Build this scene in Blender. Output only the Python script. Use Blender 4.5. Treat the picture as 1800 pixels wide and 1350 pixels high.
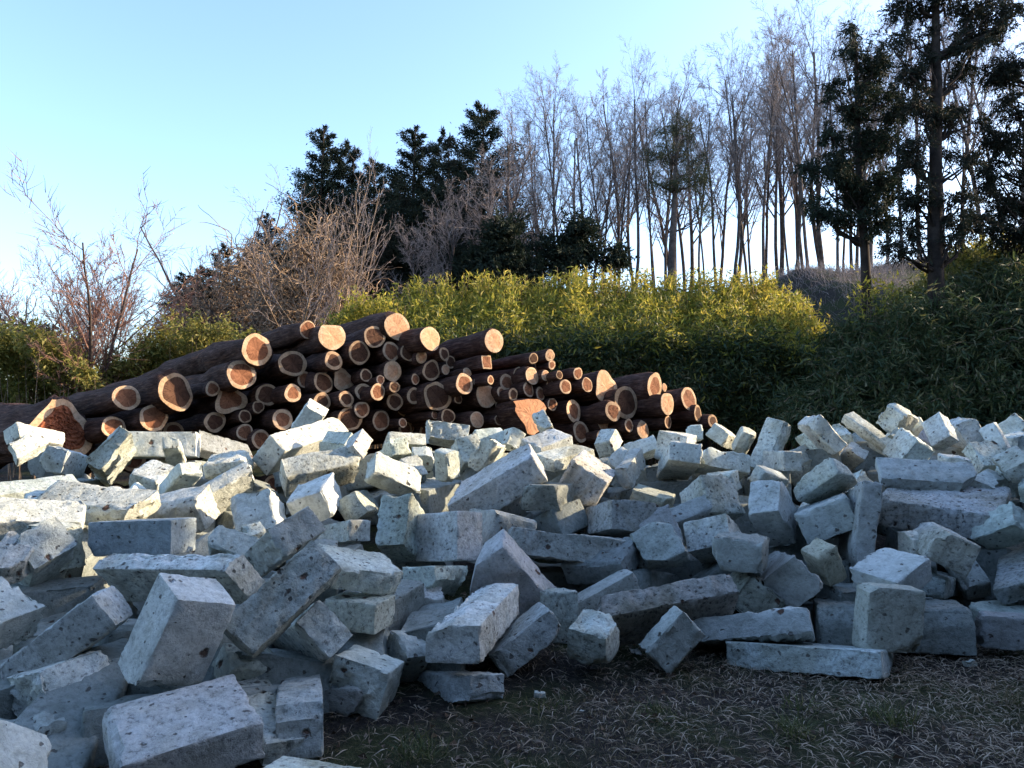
import bpy, math, random
import numpy as np
from mathutils import Vector, Matrix, Quaternion

# ------------------------------------------------------------------ clear
for o in list(bpy.data.objects):
    bpy.data.objects.remove(o, do_unlink=True)
scene = bpy.context.scene
COL = scene.collection
R = math.radians

# ------------------------------------------------------------------ camera
F, CX, CY, HOR, EYE = 1350.0, 900.0, 675.0, 740.0, 1.3      # photograph: 1800 x 1350 px
PITCH = math.atan((HOR - CY) / F)
cam = bpy.data.cameras.new("camera")
cam.sensor_width = 36.0
cam.lens = 36.0 * F / 1800.0
cam.clip_start = 0.05
cam.clip_end = 2000.0
cam_o = bpy.data.objects.new("camera", cam)
COL.objects.link(cam_o)
cam_o.location = (0, 0, EYE)
cam_o.rotation_euler = (R(90) + PITCH, 0, 0)
scene.camera = cam_o

# ------------------------------------------------------------------ sky, sun, exposure
SUN_AZ, SUN_EL = R(76.0), R(20.0)        # azimuth measured to the right of the view direction
world = bpy.data.worlds.new("World")
scene.world = world
world.use_nodes = True
wn = world.node_tree
wn.nodes.clear()
sky = wn.nodes.new("ShaderNodeTexSky")
sky.sky_type = 'NISHITA'
sky.sun_disc = False
sky.sun_elevation = SUN_EL
sky.sun_rotation = SUN_AZ
sky.altitude = 100
sky.air_density = 1.0
sky.dust_density = 1.6
sky.ozone_density = 3.5
bg = wn.nodes.new("ShaderNodeBackground")
bg.inputs[1].default_value = 0.15
wo = wn.nodes.new("ShaderNodeOutputWorld")
tint = wn.nodes.new("ShaderNodeMix"); tint.data_type = 'RGBA'; tint.blend_type = 'MULTIPLY'
tint.inputs[0].default_value = 1.0
tint.inputs[7].default_value = (1.0, 0.94, 0.91, 1)      # camera white balance
wn.links.new(sky.outputs[0], tint.inputs[6])
wn.links.new(tint.outputs[2], bg.inputs[0])
wn.links.new(bg.outputs[0], wo.inputs[0])

sun = bpy.data.lights.new("sun", 'SUN')
sun.energy = 2.9
sun.angle = R(0.53)
sun.color = (1.0, 0.80, 0.55)
sun_o = bpy.data.objects.new("sun", sun)
COL.objects.link(sun_o)
S = Vector((math.sin(SUN_AZ) * math.cos(SUN_EL), math.cos(SUN_AZ) * math.cos(SUN_EL), math.sin(SUN_EL)))
sun_o.rotation_euler = S.to_track_quat('Z', 'Y').to_euler()
sun_o.location = S * 60

scene.view_settings.view_transform = 'Standard'
scene.view_settings.look = 'None'
scene.view_settings.exposure = 1.95
scene.view_settings.gamma = 1.0
scene.view_settings.use_curve_mapping = False
scene.render.engine = 'CYCLES'

# ------------------------------------------------------------------ helpers
FWD = np.array([0, math.cos(PITCH), math.sin(PITCH)])
UPV = np.array([0, -math.sin(PITCH), math.cos(PITCH)])
def at(px, py, d):
    """point at distance d (metres along the ground) in the direction of a photograph pixel"""
    r = FWD + np.array([1.0, 0, 0]) * (px - CX) / F + UPV * (CY - py) / F
    return np.array([0, 0, EYE]) + r * d / r[1]

def tag(o, label=None, cat=None, group=None, kind=None):
    if label: o["label"] = label
    if cat: o["category"] = cat
    if group: o["group"] = group
    if kind: o["kind"] = kind
    return o

def mesh_np(name, V, polys, smooth=True, mats=None):
    """polys: list of int arrays, each (n, k)"""
    me = bpy.data.meshes.new(name)
    V = np.asarray(V, dtype=np.float32)
    me.vertices.add(len(V)); me.vertices.foreach_set("co", V.ravel())
    polys = [np.asarray(p, dtype=np.int32) for p in polys if len(p)]
    nl = sum(p.size for p in polys); npoly = sum(len(p) for p in polys)
    me.loops.add(nl); me.polygons.add(npoly)
    me.loops.foreach_set("vertex_index", np.concatenate([p.ravel() for p in polys]))
    tot = np.concatenate([np.full(len(p), p.shape[1], dtype=np.int32) for p in polys])
    st = np.concatenate([[0], np.cumsum(tot)[:-1]]).astype(np.int32)
    me.polygons.foreach_set("loop_start", st)
    me.polygons.foreach_set("loop_total", tot)
    me.polygons.foreach_set("use_smooth", np.full(npoly, smooth, dtype=bool))
    me.update(calc_edges=True)
    me.validate()
    if mats: me.materials.append(mats)
    return me

def obj(name, me, parent=None, loc=None):
    o = bpy.data.objects.new(name, me)
    COL.objects.link(o)
    if parent is not None: o.parent = parent
    if loc is not None: o.location = loc
    return o

def copy_tree(o, parent=None):
    c = o.copy(); COL.objects.link(c); c.parent = parent
    for ch in list(o.children): copy_tree(ch, c)
    return c

def smooth01(t):
    t = np.clip(t, 0, 1); return t * t * (3 - 2 * t)

class Noise:
    """cheap smooth 3-D noise: sum of random plane waves"""
    def __init__(s, rng, freq, n=10):
        k = rng.normal(size=(n, 3)); k /= np.linalg.norm(k, axis=1)[:, None]
        s.k = k * freq * rng.uniform(.6, 1.5, (n, 1)) * 2 * math.pi
        s.ph = rng.uniform(0, 6.28, n); s.n = n
    def __call__(s, P):
        return np.sin(P @ s.k.T + s.ph).sum(1) / math.sqrt(s.n)

# ------------------------------------------------------------------ materials
def mat(name):
    m = bpy.data.materials.new(name); m.use_nodes = True
    nt = m.node_tree; nt.nodes.clear()
    out = nt.nodes.new("ShaderNodeOutputMaterial")
    return m, nt, out
def nd(nt, t, **kw):
    n = nt.nodes.new(t)
    for k, v in kw.items():
        if k.startswith("i_"): n.inputs[int(k[2:])].default_value = v
        else: setattr(n, k, v)
    return n
def ramp(nt, fac, stops):
    r = nt.nodes.new("ShaderNodeValToRGB")
    els = r.color_ramp.elements
    while len(els) < len(stops): els.new(0.5)
    for e, (p, c) in zip(els, stops):
        e.position = p; e.color = (c[0], c[1], c[2], 1) if len(c) == 3 else c
    nt.links.new(fac, r.inputs[0])
    return r.outputs[0]
def mix(nt, fac, a, b, mode='MIX'):
    m = nt.nodes.new("ShaderNodeMix"); m.data_type = 'RGBA'; m.blend_type = mode
    for sock, v in ((m.inputs[0], fac), (m.inputs[6], a), (m.inputs[7], b)):
        if hasattr(v, "is_output"): nt.links.new(v, sock)
        elif isinstance(v, (int, float)): sock.default_value = v
        else: sock.default_value = (v[0], v[1], v[2], 1)
    return m.outputs[2]
def math_n(nt, op, a, b=None, c=None):
    m = nt.nodes.new("ShaderNodeMath"); m.operation = op
    for i, v in enumerate((a, b, c)):
        if v is None: continue
        if hasattr(v, "is_output"): nt.links.new(v, m.inputs[i])
        else: m.inputs[i].default_value = v
    return m.outputs[0]
def noise_n(nt, vec, scale, detail=4, rough=.6, dist=0.0):
    n = nd(nt, "ShaderNodeTexNoise"); n.inputs["Scale"].default_value = scale
    n.inputs["Detail"].default_value = detail; n.inputs["Roughness"].default_value = rough
    n.inputs["Distortion"].default_value = dist
    if vec is not None: nt.links.new(vec, n.inputs["Vector"])
    return n
def bump_n(nt, h, strength, dist, prev=None):
    b = nd(nt, "ShaderNodeBump"); b.inputs["Strength"].default_value = strength
    b.inputs["Distance"].default_value = dist
    nt.links.new(h, b.inputs["Height"])
    if prev is not None: nt.links.new(prev, b.inputs["Normal"])
    return b.outputs[0]
def principled(nt, out, col, rough=.9, normal=None, spec=.3):
    b = nd(nt, "ShaderNodeBsdfPrincipled")
    if hasattr(col, "is_output"): nt.links.new(col, b.inputs["Base Color"])
    else: b.inputs["Base Color"].default_value = (*col, 1)
    b.inputs["Roughness"].default_value = rough
    b.inputs["Specular IOR Level"].default_value = spec
    if normal is not None: nt.links.new(normal, b.inputs["Normal"])
    nt.links.new(b.outputs[0], out.inputs[0])
    return b

def make_stone_mat():
    m, nt, out = mat("tuff_stone")
    tc = nd(nt, "ShaderNodeTexCoord"); oi = nd(nt, "ShaderNodeObjectInfo")
    off = nd(nt, "ShaderNodeVectorMath", operation='SCALE'); off.inputs[0].default_value = (37.1, 11.7, 23.3)
    nt.links.new(oi.outputs["Random"], off.inputs[3])
    add = nd(nt, "ShaderNodeVectorMath", operation='ADD')
    nt.links.new(tc.outputs["Object"], add.inputs[0]); nt.links.new(off.outputs[0], add.inputs[1])
    v = add.outputs[0]
    big = noise_n(nt, v, 3.2, 5, .6, .3)
    fine = noise_n(nt, v, 42, 6, .72)
    mid = noise_n(nt, v, 13, 6, .7, .4)
    base = ramp(nt, big.outputs[0], [(.28, (.58, .62, .58)), (.5, (.74, .785, .745)), (.72, (.80, .84, .80))])
    spk = ramp(nt, fine.outputs[0], [(.36, (.22, .22, .22)), (.45, (.80, .80, .80)), (.62, (1.1, 1.1, 1.09))])
    r2 = nd(nt, "ShaderNodeTexWhiteNoise", noise_dimensions='1D'); nt.links.new(oi.outputs["Random"], r2.inputs["W"])
    spf = math_n(nt, 'MULTIPLY_ADD', r2.outputs["Value"], .6, .32)
    c = mix(nt, spf, base, spk, 'MULTIPLY')
    hue = ramp(nt, oi.outputs["Random"], [(0.0, (1.0, .98, .93)), (.3, (.95, 1.0, .98)), (.55, (1.0, .95, .96)), (.8, (1.0, .97, .90)), (1.0, (.93, .96, 1.0))])
    c = mix(nt, .9, c, hue, 'MULTIPLY')
    stain = noise_n(nt, v, 1.7, 4, .65, .8)
    stc = ramp(nt, stain.outputs[0], [(.46, (1, 1, 1)), (.60, (.66, .60, .48)), (.74, (.42, .38, .30))])
    c = mix(nt, math_n(nt, 'MULTIPLY', r2.outputs["Value"], .75), c, stc, 'MULTIPLY')
    grime = ramp(nt, mid.outputs[0], [(.40, (.50, .50, .46)), (.56, (1, 1, 1))])
    c = mix(nt, .42, c, grime, 'MULTIPLY')
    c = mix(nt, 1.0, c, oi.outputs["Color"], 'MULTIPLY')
    # irregular clay pits
    dn = noise_n(nt, v, 22, 3, .6)
    dm = nd(nt, "ShaderNodeVectorMath", operation='MULTIPLY_ADD')
    nt.links.new(dn.outputs[1], dm.inputs[0]); dm.inputs[1].default_value = (.05, .05, .05)
    nt.links.new(v, dm.inputs[2])
    def pits(scale, sel_lo, rad):
        vo = nd(nt, "ShaderNodeTexVoronoi"); vo.inputs["Scale"].default_value = scale
        nt.links.new(dm.outputs[0], vo.inputs["Vector"])
        sep = nd(nt, "ShaderNodeSeparateColor"); nt.links.new(vo.outputs["Color"], sep.inputs[0])
        sel = math_n(nt, 'GREATER_THAN', sep.outputs[0], sel_lo)
        rr = math_n(nt, 'MULTIPLY', sep.outputs[1], rad)
        k = nd(nt, "ShaderNodeMapRange"); k.interpolation_type = 'SMOOTHSTEP'
        dd = math_n(nt, 'SUBTRACT', vo.outputs["Distance"], rr)
        nt.links.new(dd, k.inputs[0]); k.inputs[1].default_value = -.06; k.inputs[2].default_value = .07
        k.inputs[3].default_value = 1; k.inputs[4].default_value = 0
        return math_n(nt, 'MULTIPLY', k.outputs[0], sel), sep.outputs[2]
    p1, h1 = pits(11, .80, .22)
    p2, h2 = pits(28, .66, .30)
    pc = mix(nt, h1, (.022, .017, .015), (.13, .06, .036))
    c = mix(nt, math_n(nt, 'MULTIPLY', p1, .92), c, pc)
    c = mix(nt, math_n(nt, 'MULTIPLY', p2, .75), c, (.07, .058, .05))
    h = math_n(nt, 'ADD', math_n(nt, 'MULTIPLY', fine.outputs[0], .45), mid.outputs[0])
    h = math_n(nt, 'SUBTRACT', h, math_n(nt, 'MULTIPLY', p1, 1.1))
    h = math_n(nt, 'SUBTRACT', h, math_n(nt, 'MULTIPLY', p2, .5))
    nrm = bump_n(nt, h, 1.0, .016)
    principled(nt, out, c, .95, nrm, .15)
    return m

def make_bark_mat():
    m, nt, out = mat("log_bark")
    tc = nd(nt, "ShaderNodeTexCoord"); oi = nd(nt, "ShaderNodeObjectInfo")
    mp = nd(nt, "ShaderNodeMapping"); mp.inputs["Scale"].default_value = (.12, 1, 1)
    nt.links.new(tc.outputs["Object"], mp.inputs[0])
    a = noise_n(nt, mp.outputs[0], 38, 5, .7)
    b = noise_n(nt, tc.outputs["Object"], 5, 4, .6)
    c = ramp(nt, a.outputs[0], [(.3, (.022, .013, .010)), (.5, (.062, .034, .026)), (.7, (.15, .092, .070))])
    c2 = ramp(nt, b.outputs[0], [(.4, (.9, .75, .65)), (.65, (1.35, 1.3, 1.35))])
    c = mix(nt, 1.0, c, c2, 'MULTIPLY')
    pe = noise_n(nt, mp.outputs[0], 9, 4, .65, .5)
    c = mix(nt, ramp(nt, pe.outputs[0], [(.60, (0, 0, 0)), (.66, (.8, .8, .8))]), c, (.17, .075, .045))
    hh = math_n(nt, 'ADD', a.outputs[0], math_n(nt, 'MULTIPLY', pe.outputs[0], .6))
    nrm = bump_n(nt, hh, 1.0, .035)
    principled(nt, out, c, .92, nrm, .2)
    return m

def make_wood_mat(name, inner, outer, ringc, freq, checks=.75):
    m, nt, out = mat(name)
    tc = nd(nt, "ShaderNodeTexCoord"); oi = nd(nt, "ShaderNodeObjectInfo")
    sp = nd(nt, "ShaderNodeSeparateXYZ"); nt.links.new(tc.outputs["Object"], sp.inputs[0])
    n = noise_n(nt, tc.outputs["Object"], 9, 3, .6)
    y2 = math_n(nt, 'MULTIPLY', sp.outputs[1], sp.outputs[1]); z2 = math_n(nt, 'MULTIPLY', sp.outputs[2], sp.outputs[2])
    r = math_n(nt, 'SQRT', math_n(nt, 'ADD', y2, z2))
    r = math_n(nt, 'ADD', r, math_n(nt, 'MULTIPLY', n.outputs[0], .025))
    w = math_n(nt, 'SINE', math_n(nt, 'MULTIPLY', r, freq))
    w = math_n(nt, 'MULTIPLY_ADD', w, .5, .5)
    c = mix(nt, w, inner, outer)
    f = noise_n(nt, tc.outputs["Object"], 30, 5, .7)
    spk = ramp(nt, f.outputs[0], [(.32, (.55, .5, .48)), (.55, (1, 1, 1))])
    c = mix(nt, .6, c, spk, 'MULTIPLY')
    st = noise_n(nt, tc.outputs["Object"], 4, 3, .6)
    stc = ramp(nt, st.outputs[0], [(.4, ringc), (.62, (1, 1, 1))])
    c = mix(nt, .7, c, stc, 'MULTIPLY')
    ang = math_n(nt, 'ARCTAN2', sp.outputs[1], sp.outputs[2])
    ca = nd(nt, "ShaderNodeCombineXYZ"); nt.links.new(math_n(nt, 'MULTIPLY', ang, 1.0), ca.inputs[0])
    nt.links.new(math_n(nt, 'MULTIPLY', oi.outputs["Random"], 50.0), ca.inputs[1]); nt.links.new(math_n(nt, 'MULTIPLY', r, 1.2), ca.inputs[2])
    cn = noise_n(nt, ca.outputs[0], 3.2, 2, .5)
    crack = ramp(nt, math_n(nt, 'ABSOLUTE', math_n(nt, 'SUBTRACT', cn.outputs[0], .5)), [(.0, (.18, .14, .12)), (.016, (.55, .5, .48)), (.03, (1, 1, 1))])
    c = mix(nt, checks, c, crack, 'MULTIPLY')
    c = mix(nt, 1.0, c, oi.outputs["Color"], 'MULTIPLY')
    h = math_n(nt, 'ADD', f.outputs[0], math_n(nt, 'MULTIPLY', w, .25))
    nrm = bump_n(nt, h, .6, .006)
    principled(nt, out, c, .85, nrm, .2)
    return m

def make_leaf_mat(name, stops, trans=.35, rough=.55):
    m, nt, out = mat(name)
    g = nd(nt, "ShaderNodeNewGeometry")
    tc = nd(nt, "ShaderNodeTexCoord")
    n = noise_n(nt, tc.outputs["Object"], .9, 3, .6)
    f = math_n(nt, 'ADD', math_n(nt, 'MULTIPLY', g.outputs["Random Per Island"], .65), math_n(nt, 'MULTIPLY', n.outputs[0], .38))
    c = ramp(nt, f, stops)
    b = nd(nt, "ShaderNodeBsdfPrincipled"); nt.links.new(c, b.inputs["Base Color"])
    b.inputs["Roughness"].default_value = rough; b.inputs["Specular IOR Level"].default_value = .35
    t = nd(nt, "ShaderNodeBsdfTranslucent"); nt.links.new(c, t.inputs[0])
    mx = nd(nt, "ShaderNodeMixShader"); mx.inputs[0].default_value = trans
    nt.links.new(b.outputs[0], mx.inputs[1]); nt.links.new(t.outputs[0], mx.inputs[2])
    nt.links.new(mx.outputs[0], out.inputs[0])
    return m

def make_twig_mat(name, a, b, scale=6):
    m, nt, out = mat(name)
    tc = nd(nt, "ShaderNodeTexCoord")
    n = noise_n(nt, tc.outputs["Object"], scale, 4, .7)
    c = ramp(nt, n.outputs[0], [(.35, a), (.65, b)])
    principled(nt, out, c, .9, bump_n(nt, n.outputs[0], .5, .02), .2)
    return m

def make_ground_mat():
    m, nt, out = mat("ground_soil_and_dry_grass")
    tc = nd(nt, "ShaderNodeTexCoord"); v = tc.outputs["Object"]
    a = noise_n(nt, v, 1.3, 5, .6, .3); b = noise_n(nt, v, 26, 6, .75, .6); c_ = noise_n(nt, v, 90, 4, .7)
    soil = ramp(nt, b.outputs[0], [(.3, (.014, .012, .010)), (.5, (.036, .030, .026)), (.68, (.095, .078, .064))])
    gr = ramp(nt, b.outputs[0], [(.3, (.018, .022, .010)), (.55, (.045, .052, .022)), (.72, (.10, .10, .05))])
    sel = ramp(nt, a.outputs[0], [(.45, (0, 0, 0)), (.58, (1, 1, 1))])
    c = mix(nt, sel, soil, gr)
    h = math_n(nt, 'ADD', b.outputs[0], math_n(nt, 'MULTIPLY', c_.outputs[0], .5))
    principled(nt, out, c, .95, bump_n(nt, h, .9, .03), .15)
    return m

M_STONE = make_stone_mat()
M_BARK = make_bark_mat()
M_SAP = make_wood_mat("sapwood", (.66, .46, .30), (.74, .54, .37), (.72, .62, .5), 520, .3)
M_HEART = make_wood_mat("heartwood", (.30, .125, .065), (.38, .17, .09), (.5, .45, .42), 430)
M_PALE = make_wood_mat("pale_cut_wood", (.66, .38, .22), (.72, .44, .27), (.78, .66, .58), 430, .45)
M_GROUND = make_ground_mat()
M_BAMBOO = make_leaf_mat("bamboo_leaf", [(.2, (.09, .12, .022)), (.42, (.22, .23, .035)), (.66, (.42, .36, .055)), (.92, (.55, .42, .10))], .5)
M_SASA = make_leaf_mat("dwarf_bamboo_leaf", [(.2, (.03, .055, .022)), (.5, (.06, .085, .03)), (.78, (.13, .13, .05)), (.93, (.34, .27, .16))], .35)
M_BUSH = make_leaf_mat("bush_leaf", [(.2, (.10, .12, .025)), (.5, (.24, .23, .05)), (.85, (.42, .35, .10))], .45)
M_CONIFER = make_leaf_mat("conifer_needles", [(.2, (.008, .015, .009)), (.5, (.014, .025, .014)), (.8, (.026, .036, .018)), (.95, (.06, .036, .022))], .15, .8)
M_RUSTY = make_leaf_mat("rusty_conifer_needles", [(.2, (.009, .015, .010)), (.5, (.016, .023, .013)), (.78, (.034, .030, .018)), (.95, (.095, .05, .03))], .15, .8)
M_PINE = make_leaf_mat("pine_needles", [(.2, (.03, .045, .02)), (.5, (.06, .07, .03)), (.85, (.12, .10, .05))], .3, .7)
M_TRUNK = make_twig_mat("tree_bark", (.045, .034, .030), (.13, .10, .088))
M_DARKBARK = make_twig_mat("conifer_bark", (.018, .013, .011), (.05, .037, .031))
M_TWIG = make_twig_mat("bare_twigs", (.16, .125, .115), (.34, .28, .26))
M_REDTWIG = make_twig_mat("reddish_twigs", (.16, .075, .055), (.34, .20, .15))
M_VINE = make_twig_mat("dry_vines", (.13, .085, .055), (.36, .26, .18))
M_BLADE = make_leaf_mat("grass_blade", [(.1, (.05, .075, .02)), (.35, (.10, .10, .045)), (.6, (.22, .17, .10)), (.95, (.42, .33, .22))], .25)
M_GREENBLADE = make_leaf_mat("green_grass_blade", [(.1, (.045, .065, .022)), (.6, (.10, .115, .04)), (.95, (.26, .23, .10))], .3)

# ------------------------------------------------------------------ terrain
_tr = np.random.default_rng(5)
TN1, TN2, TN3 = Noise(_tr, .08), Noise(_tr, .35), Noise(_tr, 1.6)
def terrain(x, y):
    x = np.asarray(x, float); y = np.asarray(y, float)
    P = np.stack([x, y, np.zeros_like(x)], -1).reshape(-1, 3)
    n1 = TN1(P).reshape(x.shape); n2 = TN2(P).reshape(x.shape); n3 = TN3(P).reshape(x.shape)
    # wooded hill behind the hedge, lower towards the left
    ridge = np.interp(x, [-60, -24, -12, -5, 0, 4, 8, 12.5, 16, 40, 120], [0.6, 1.0, 2.6, 4.7, 5.5, 5.7, 5.9, 6.7, 7.2, 8.5, 9.0])
    bank = np.interp(x, [-30, -9, -6, -1, 6, 9, 30], [0.3, 0.5, 1.3, 2.5, 2.9, 3.2, 4.5])
    h = bank * smooth01((y - 15.9) / 3.0)
    h = h + (ridge - bank) * smooth01((y - 18.0) / 9.0) * (y > 18)
    h = h * (1 - .55 * smooth01((y - 36) / 60.0))
    # bank on the right, running from beside the hedge towards the viewer (outside the frame)
    foot = np.interp(y, [-20, 2, 8, 11, 13, 15, 18], [8.5, 8.0, 8.2, 8.6, 8.2, 6.8, 5.6])
    top = np.interp(y, [-20, 6, 8.4, 9.3, 11, 14, 18, 26], [4.3, 4.3, 4.2, 4.0, 3.9, 3.9, 4.4, 6.5])
    hr = top * smooth01((x - foot) / 4.2)
    h = np.maximum(h, hr * (1 - .5 * smooth01((x - 30) / 60)))
    # rubble mound under the blocks
    core = np.interp(y, [4.9, 5.7, 6.5, 8.0, 8.8, 9.5], [0, .20, .36, .52, .35, 0]) * smooth01((x + 7.5) / 2.0) * smooth01((8.5 - x) / 2.0)
    h = np.maximum(h, core)
    far = smooth01((np.hypot(x, y) - 7) / 12)
    return h + (n1 * .12 + n2 * .06) * far + n3 * .008 * (1 - far) + n2 * .012

def build_terrain():
    xs = np.concatenate([-np.geomspace(400, 14, 16), np.arange(-13, 22, .42), np.geomspace(22, 400, 18)])
    ys = np.concatenate([[-120, -40, -15, -6], np.arange(-2, 34, .42), np.geomspace(34.5, 900, 22)])
    X, Y = np.meshgrid(xs, ys)
    Z = terrain(X, Y)
    V = np.stack([X, Y, Z], -1).reshape(-1, 3)
    nx, ny = len(xs), len(ys)
    i = np.arange(ny - 1)[:, None] * nx + np.arange(nx - 1)[None, :]
    Fq = np.stack([i, i + 1, i + nx + 1, i + nx], -1).reshape(-1, 4)
    o = obj("ground", mesh_np("ground", V, [Fq], True, M_GROUND))
    tag(o, "dark earth with trampled dry grass rising into a wooded bank", "ground", kind="structure")
build_terrain()

def ground_z(x, y): return float(terrain(np.array([x]), np.array([y]))[0])

# ------------------------------------------------------------------ plant builders
def leaves_np(P, D, L, W, rng, bend=.25, roll=None):
    """pointed leaves: P base points, D unit directions, L lengths, W widths; each leaf one quad"""
    n = len(P)
    D = D / (np.linalg.norm(D, axis=1)[:, None] + 1e-9)
    r = rng.normal(size=(n, 3)) if roll is None else roll
    Sd = np.cross(D, r); Sd /= (np.linalg.norm(Sd, axis=1)[:, None] + 1e-9)
    Nn = np.cross(Sd, D)
    L = np.broadcast_to(L, (n,))[:, None]; W = np.broadcast_to(W, (n,))[:, None]
    mid = P + D * L * .42 + Nn * L * bend * .25
    tip = P + D * L - Nn * L * bend * .35
    V = np.stack([P, mid + Sd * W * .5, tip, mid - Sd * W * .5], 1).reshape(-1, 3)
    Fq = np.arange(n * 4).reshape(n, 4)
    return V, Fq

class Tubes:
    def __init__(s): s.V = []; s.Q = []; s.n = 0
    def add(s, pts, rads, k):
        pts = np.asarray(pts); m = len(pts)
        T = np.gradient(pts, axis=0); T /= (np.linalg.norm(T, axis=1)[:, None] + 1e-9)
        ref = np.array([.31, .17, .94]) if abs(T[0, 2]) < .8 else np.array([.9, .3, .1])
        A = np.cross(T, ref); A /= (np.linalg.norm(A, axis=1)[:, None] + 1e-9)
        B = np.cross(T, A)
        th = np.arange(k) * 2 * math.pi / k
        ring = A[:, None, :] * np.cos(th)[None, :, None] + B[:, None, :] * np.sin(th)[None, :, None]
        V = pts[:, None, :] + ring * np.asarray(rads)[:, None, None]
        s.V.append(V.reshape(-1, 3))
        i = np.arange(m - 1)[:, None] * k + np.arange(k)[None, :]
        j = np.arange(m - 1)[:, None] * k + (np.arange(k)[None, :] + 1) % k
        s.Q.append(np.stack([i, j, j + k, i + k], -1).reshape(-1, 4) + s.n)
        s.n += m * k
    def mesh(s, name, m, smooth=True):
        return mesh_np(name, np.concatenate(s.V), [np.concatenate(s.Q)], smooth, m)

def polyline(rng, p, d, length, n, wander, up):
    pts = [p]; d = d / np.linalg.norm(d)
    for i in range(n):
        d = d + rng.normal(size=3) * wander + np.array([0, 0, up])
        d = d / np.linalg.norm(d)
        pts.append(pts[-1] + d * length / n)
    return np.array(pts), d

def bare_tree(name, seed, H, spec, mt, mtw, twig_from=2, r0=None):
    """spec: list per level of dict(n, t0, ang, lr, wander, up, seg, k)"""
    rng = np.random.default_rng(seed)
    trunk, crown = Tubes(), Tubes()
    r0 = r0 or H * .018
    stack = [(np.zeros(3), np.array([rng.normal() * .06, rng.normal() * .06, 1.0]), H * spec[0].get('len', .85), r0, 0)]
    for p, d, L, r, lv in stack:
        sp = spec[lv]
        pts, _ = polyline(rng, p, d, L, sp['seg'], sp['wander'], sp['up'])
        end = .35 if lv == 0 else .3
        rads = r * np.linspace(1, end, len(pts))
        if lv == 0: rads[0] *= 1.25
        (trunk if lv < twig_from else crown).add(pts, rads, sp['k'])
        if lv + 1 >= len(spec): continue
        ns = spec[lv + 1]
        cnt = max(1, int(round(ns['n'] * rng.uniform(.75, 1.25))))
        for c in range(cnt):
            t = ns['t0'] + (1 - ns['t0']) * (c + rng.uniform(0, 1)) / cnt
            f = t * (len(pts) - 1); i = min(int(f), len(pts) - 2); u = f - i
            q = pts[i] * (1 - u) + pts[i + 1] * u
            dd = pts[i + 1] - pts[i]; dd /= np.linalg.norm(dd)
            a = ns['ang'] * rng.uniform(.6, 1.3)
            perp = np.cross(dd, rng.normal(size=3)); perp /= np.linalg.norm(perp)
            nd_ = dd * math.cos(a) + perp * math.sin(a)
            ll = L * ns['lr'] * rng.uniform(.6, 1.25) * (1.15 - .55 * t if lv == 0 else 1 - .35 * t)
            rr = r * (1 - .65 * t) * ns['rr']
            stack.append((q, nd_, ll, max(rr, spec[-1].get('rmin', .004)), lv + 1))
    e = obj(name, None)
    tr = obj("trunk", trunk.mesh("trunk", mt), e)
    cr = obj("crown", crown.mesh("crown", mtw, False), e)
    return e

def clump_points(rng, c, r, n, hollow=.35):
    d = rng.normal(size=(n, 3)); d /= np.linalg.norm(d, axis=1)[:, None]
    rad = hollow + (1 - hollow) * rng.uniform(0, 1, n) ** .6
    rad *= 1 + .18 * np.sin(d[:, 0] * 5 + d[:, 2] * 4 + c[0] * 3)
    return c + d * rad[:, None] * np.asarray(r), d

def conifer(name, seed, H, W, nleaf, leaf, mt, mb, base=.12, power=.8, droop=.45):
    """cedar: trunk, whorled branches with hanging foliage sprays"""
    rng = np.random.default_rng(seed)
    tb = Tubes(); tb.add(*(lambda p: (p, H * .018 * np.linspace(1.15, .12, len(p))))(polyline(rng, np.zeros(3), np.array([0, 0, 1.]), H, 14, .015, 0)[0]), 7)
    nb = int(26 + H * 4.5)
    Ps, Ds = [], []
    br = Tubes()
    for b in range(nb):
        t = base + (1 - base) * ((b + rng.uniform(0, 1)) / nb)
        a = b * 2.4 + rng.uniform(-.5, .5)
        L = W * ((1 - t) ** power + .05) * rng.uniform(.55, 1.25)
        d = np.array([math.cos(a), math.sin(a), .25 + .5 * t])
        p0 = np.array([0, 0, t * H])
        pts, _ = polyline(rng, p0, d, L, 5, .10, -.03)
        br.add(pts, H * .004 * np.linspace(1, .3, 6), 4)
        m = max(6, int(nleaf / nb * (L / (W * .5))))
        u = rng.uniform(.15, 1.05, m) ** .75
        f = np.clip(u * 5, 0, 4.999); i = f.astype(int); w = (f - i)[:, None]
        c = pts[i] * (1 - w) + pts[i + 1] * w
        c = c + rng.normal(size=(m, 3)) * np.array([.13, .13, .10]) * L
        Ps.append(c)
        dd = d / np.linalg.norm(d) + rng.normal(size=(m, 3)) * .75
        dd[:, 2] -= droop * rng.uniform(0, 1.4, m)
        Ds.append(dd)
    P, D = np.concatenate(Ps), np.concatenate(Ds)
    n = len(P)
    V, Q = leaves_np(P, D, leaf * rng.uniform(.6, 1.5, n), leaf * .34 * rng.uniform(.6, 1.4, n), rng)
    e = obj(name, None)
    obj("trunk", tb.mesh("trunk", mb), e)
    obj("branches", br.mesh("branches", mb), e)
    obj("crown", mesh_np("crown", V, [Q], False, mt), e)
    return e

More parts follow.
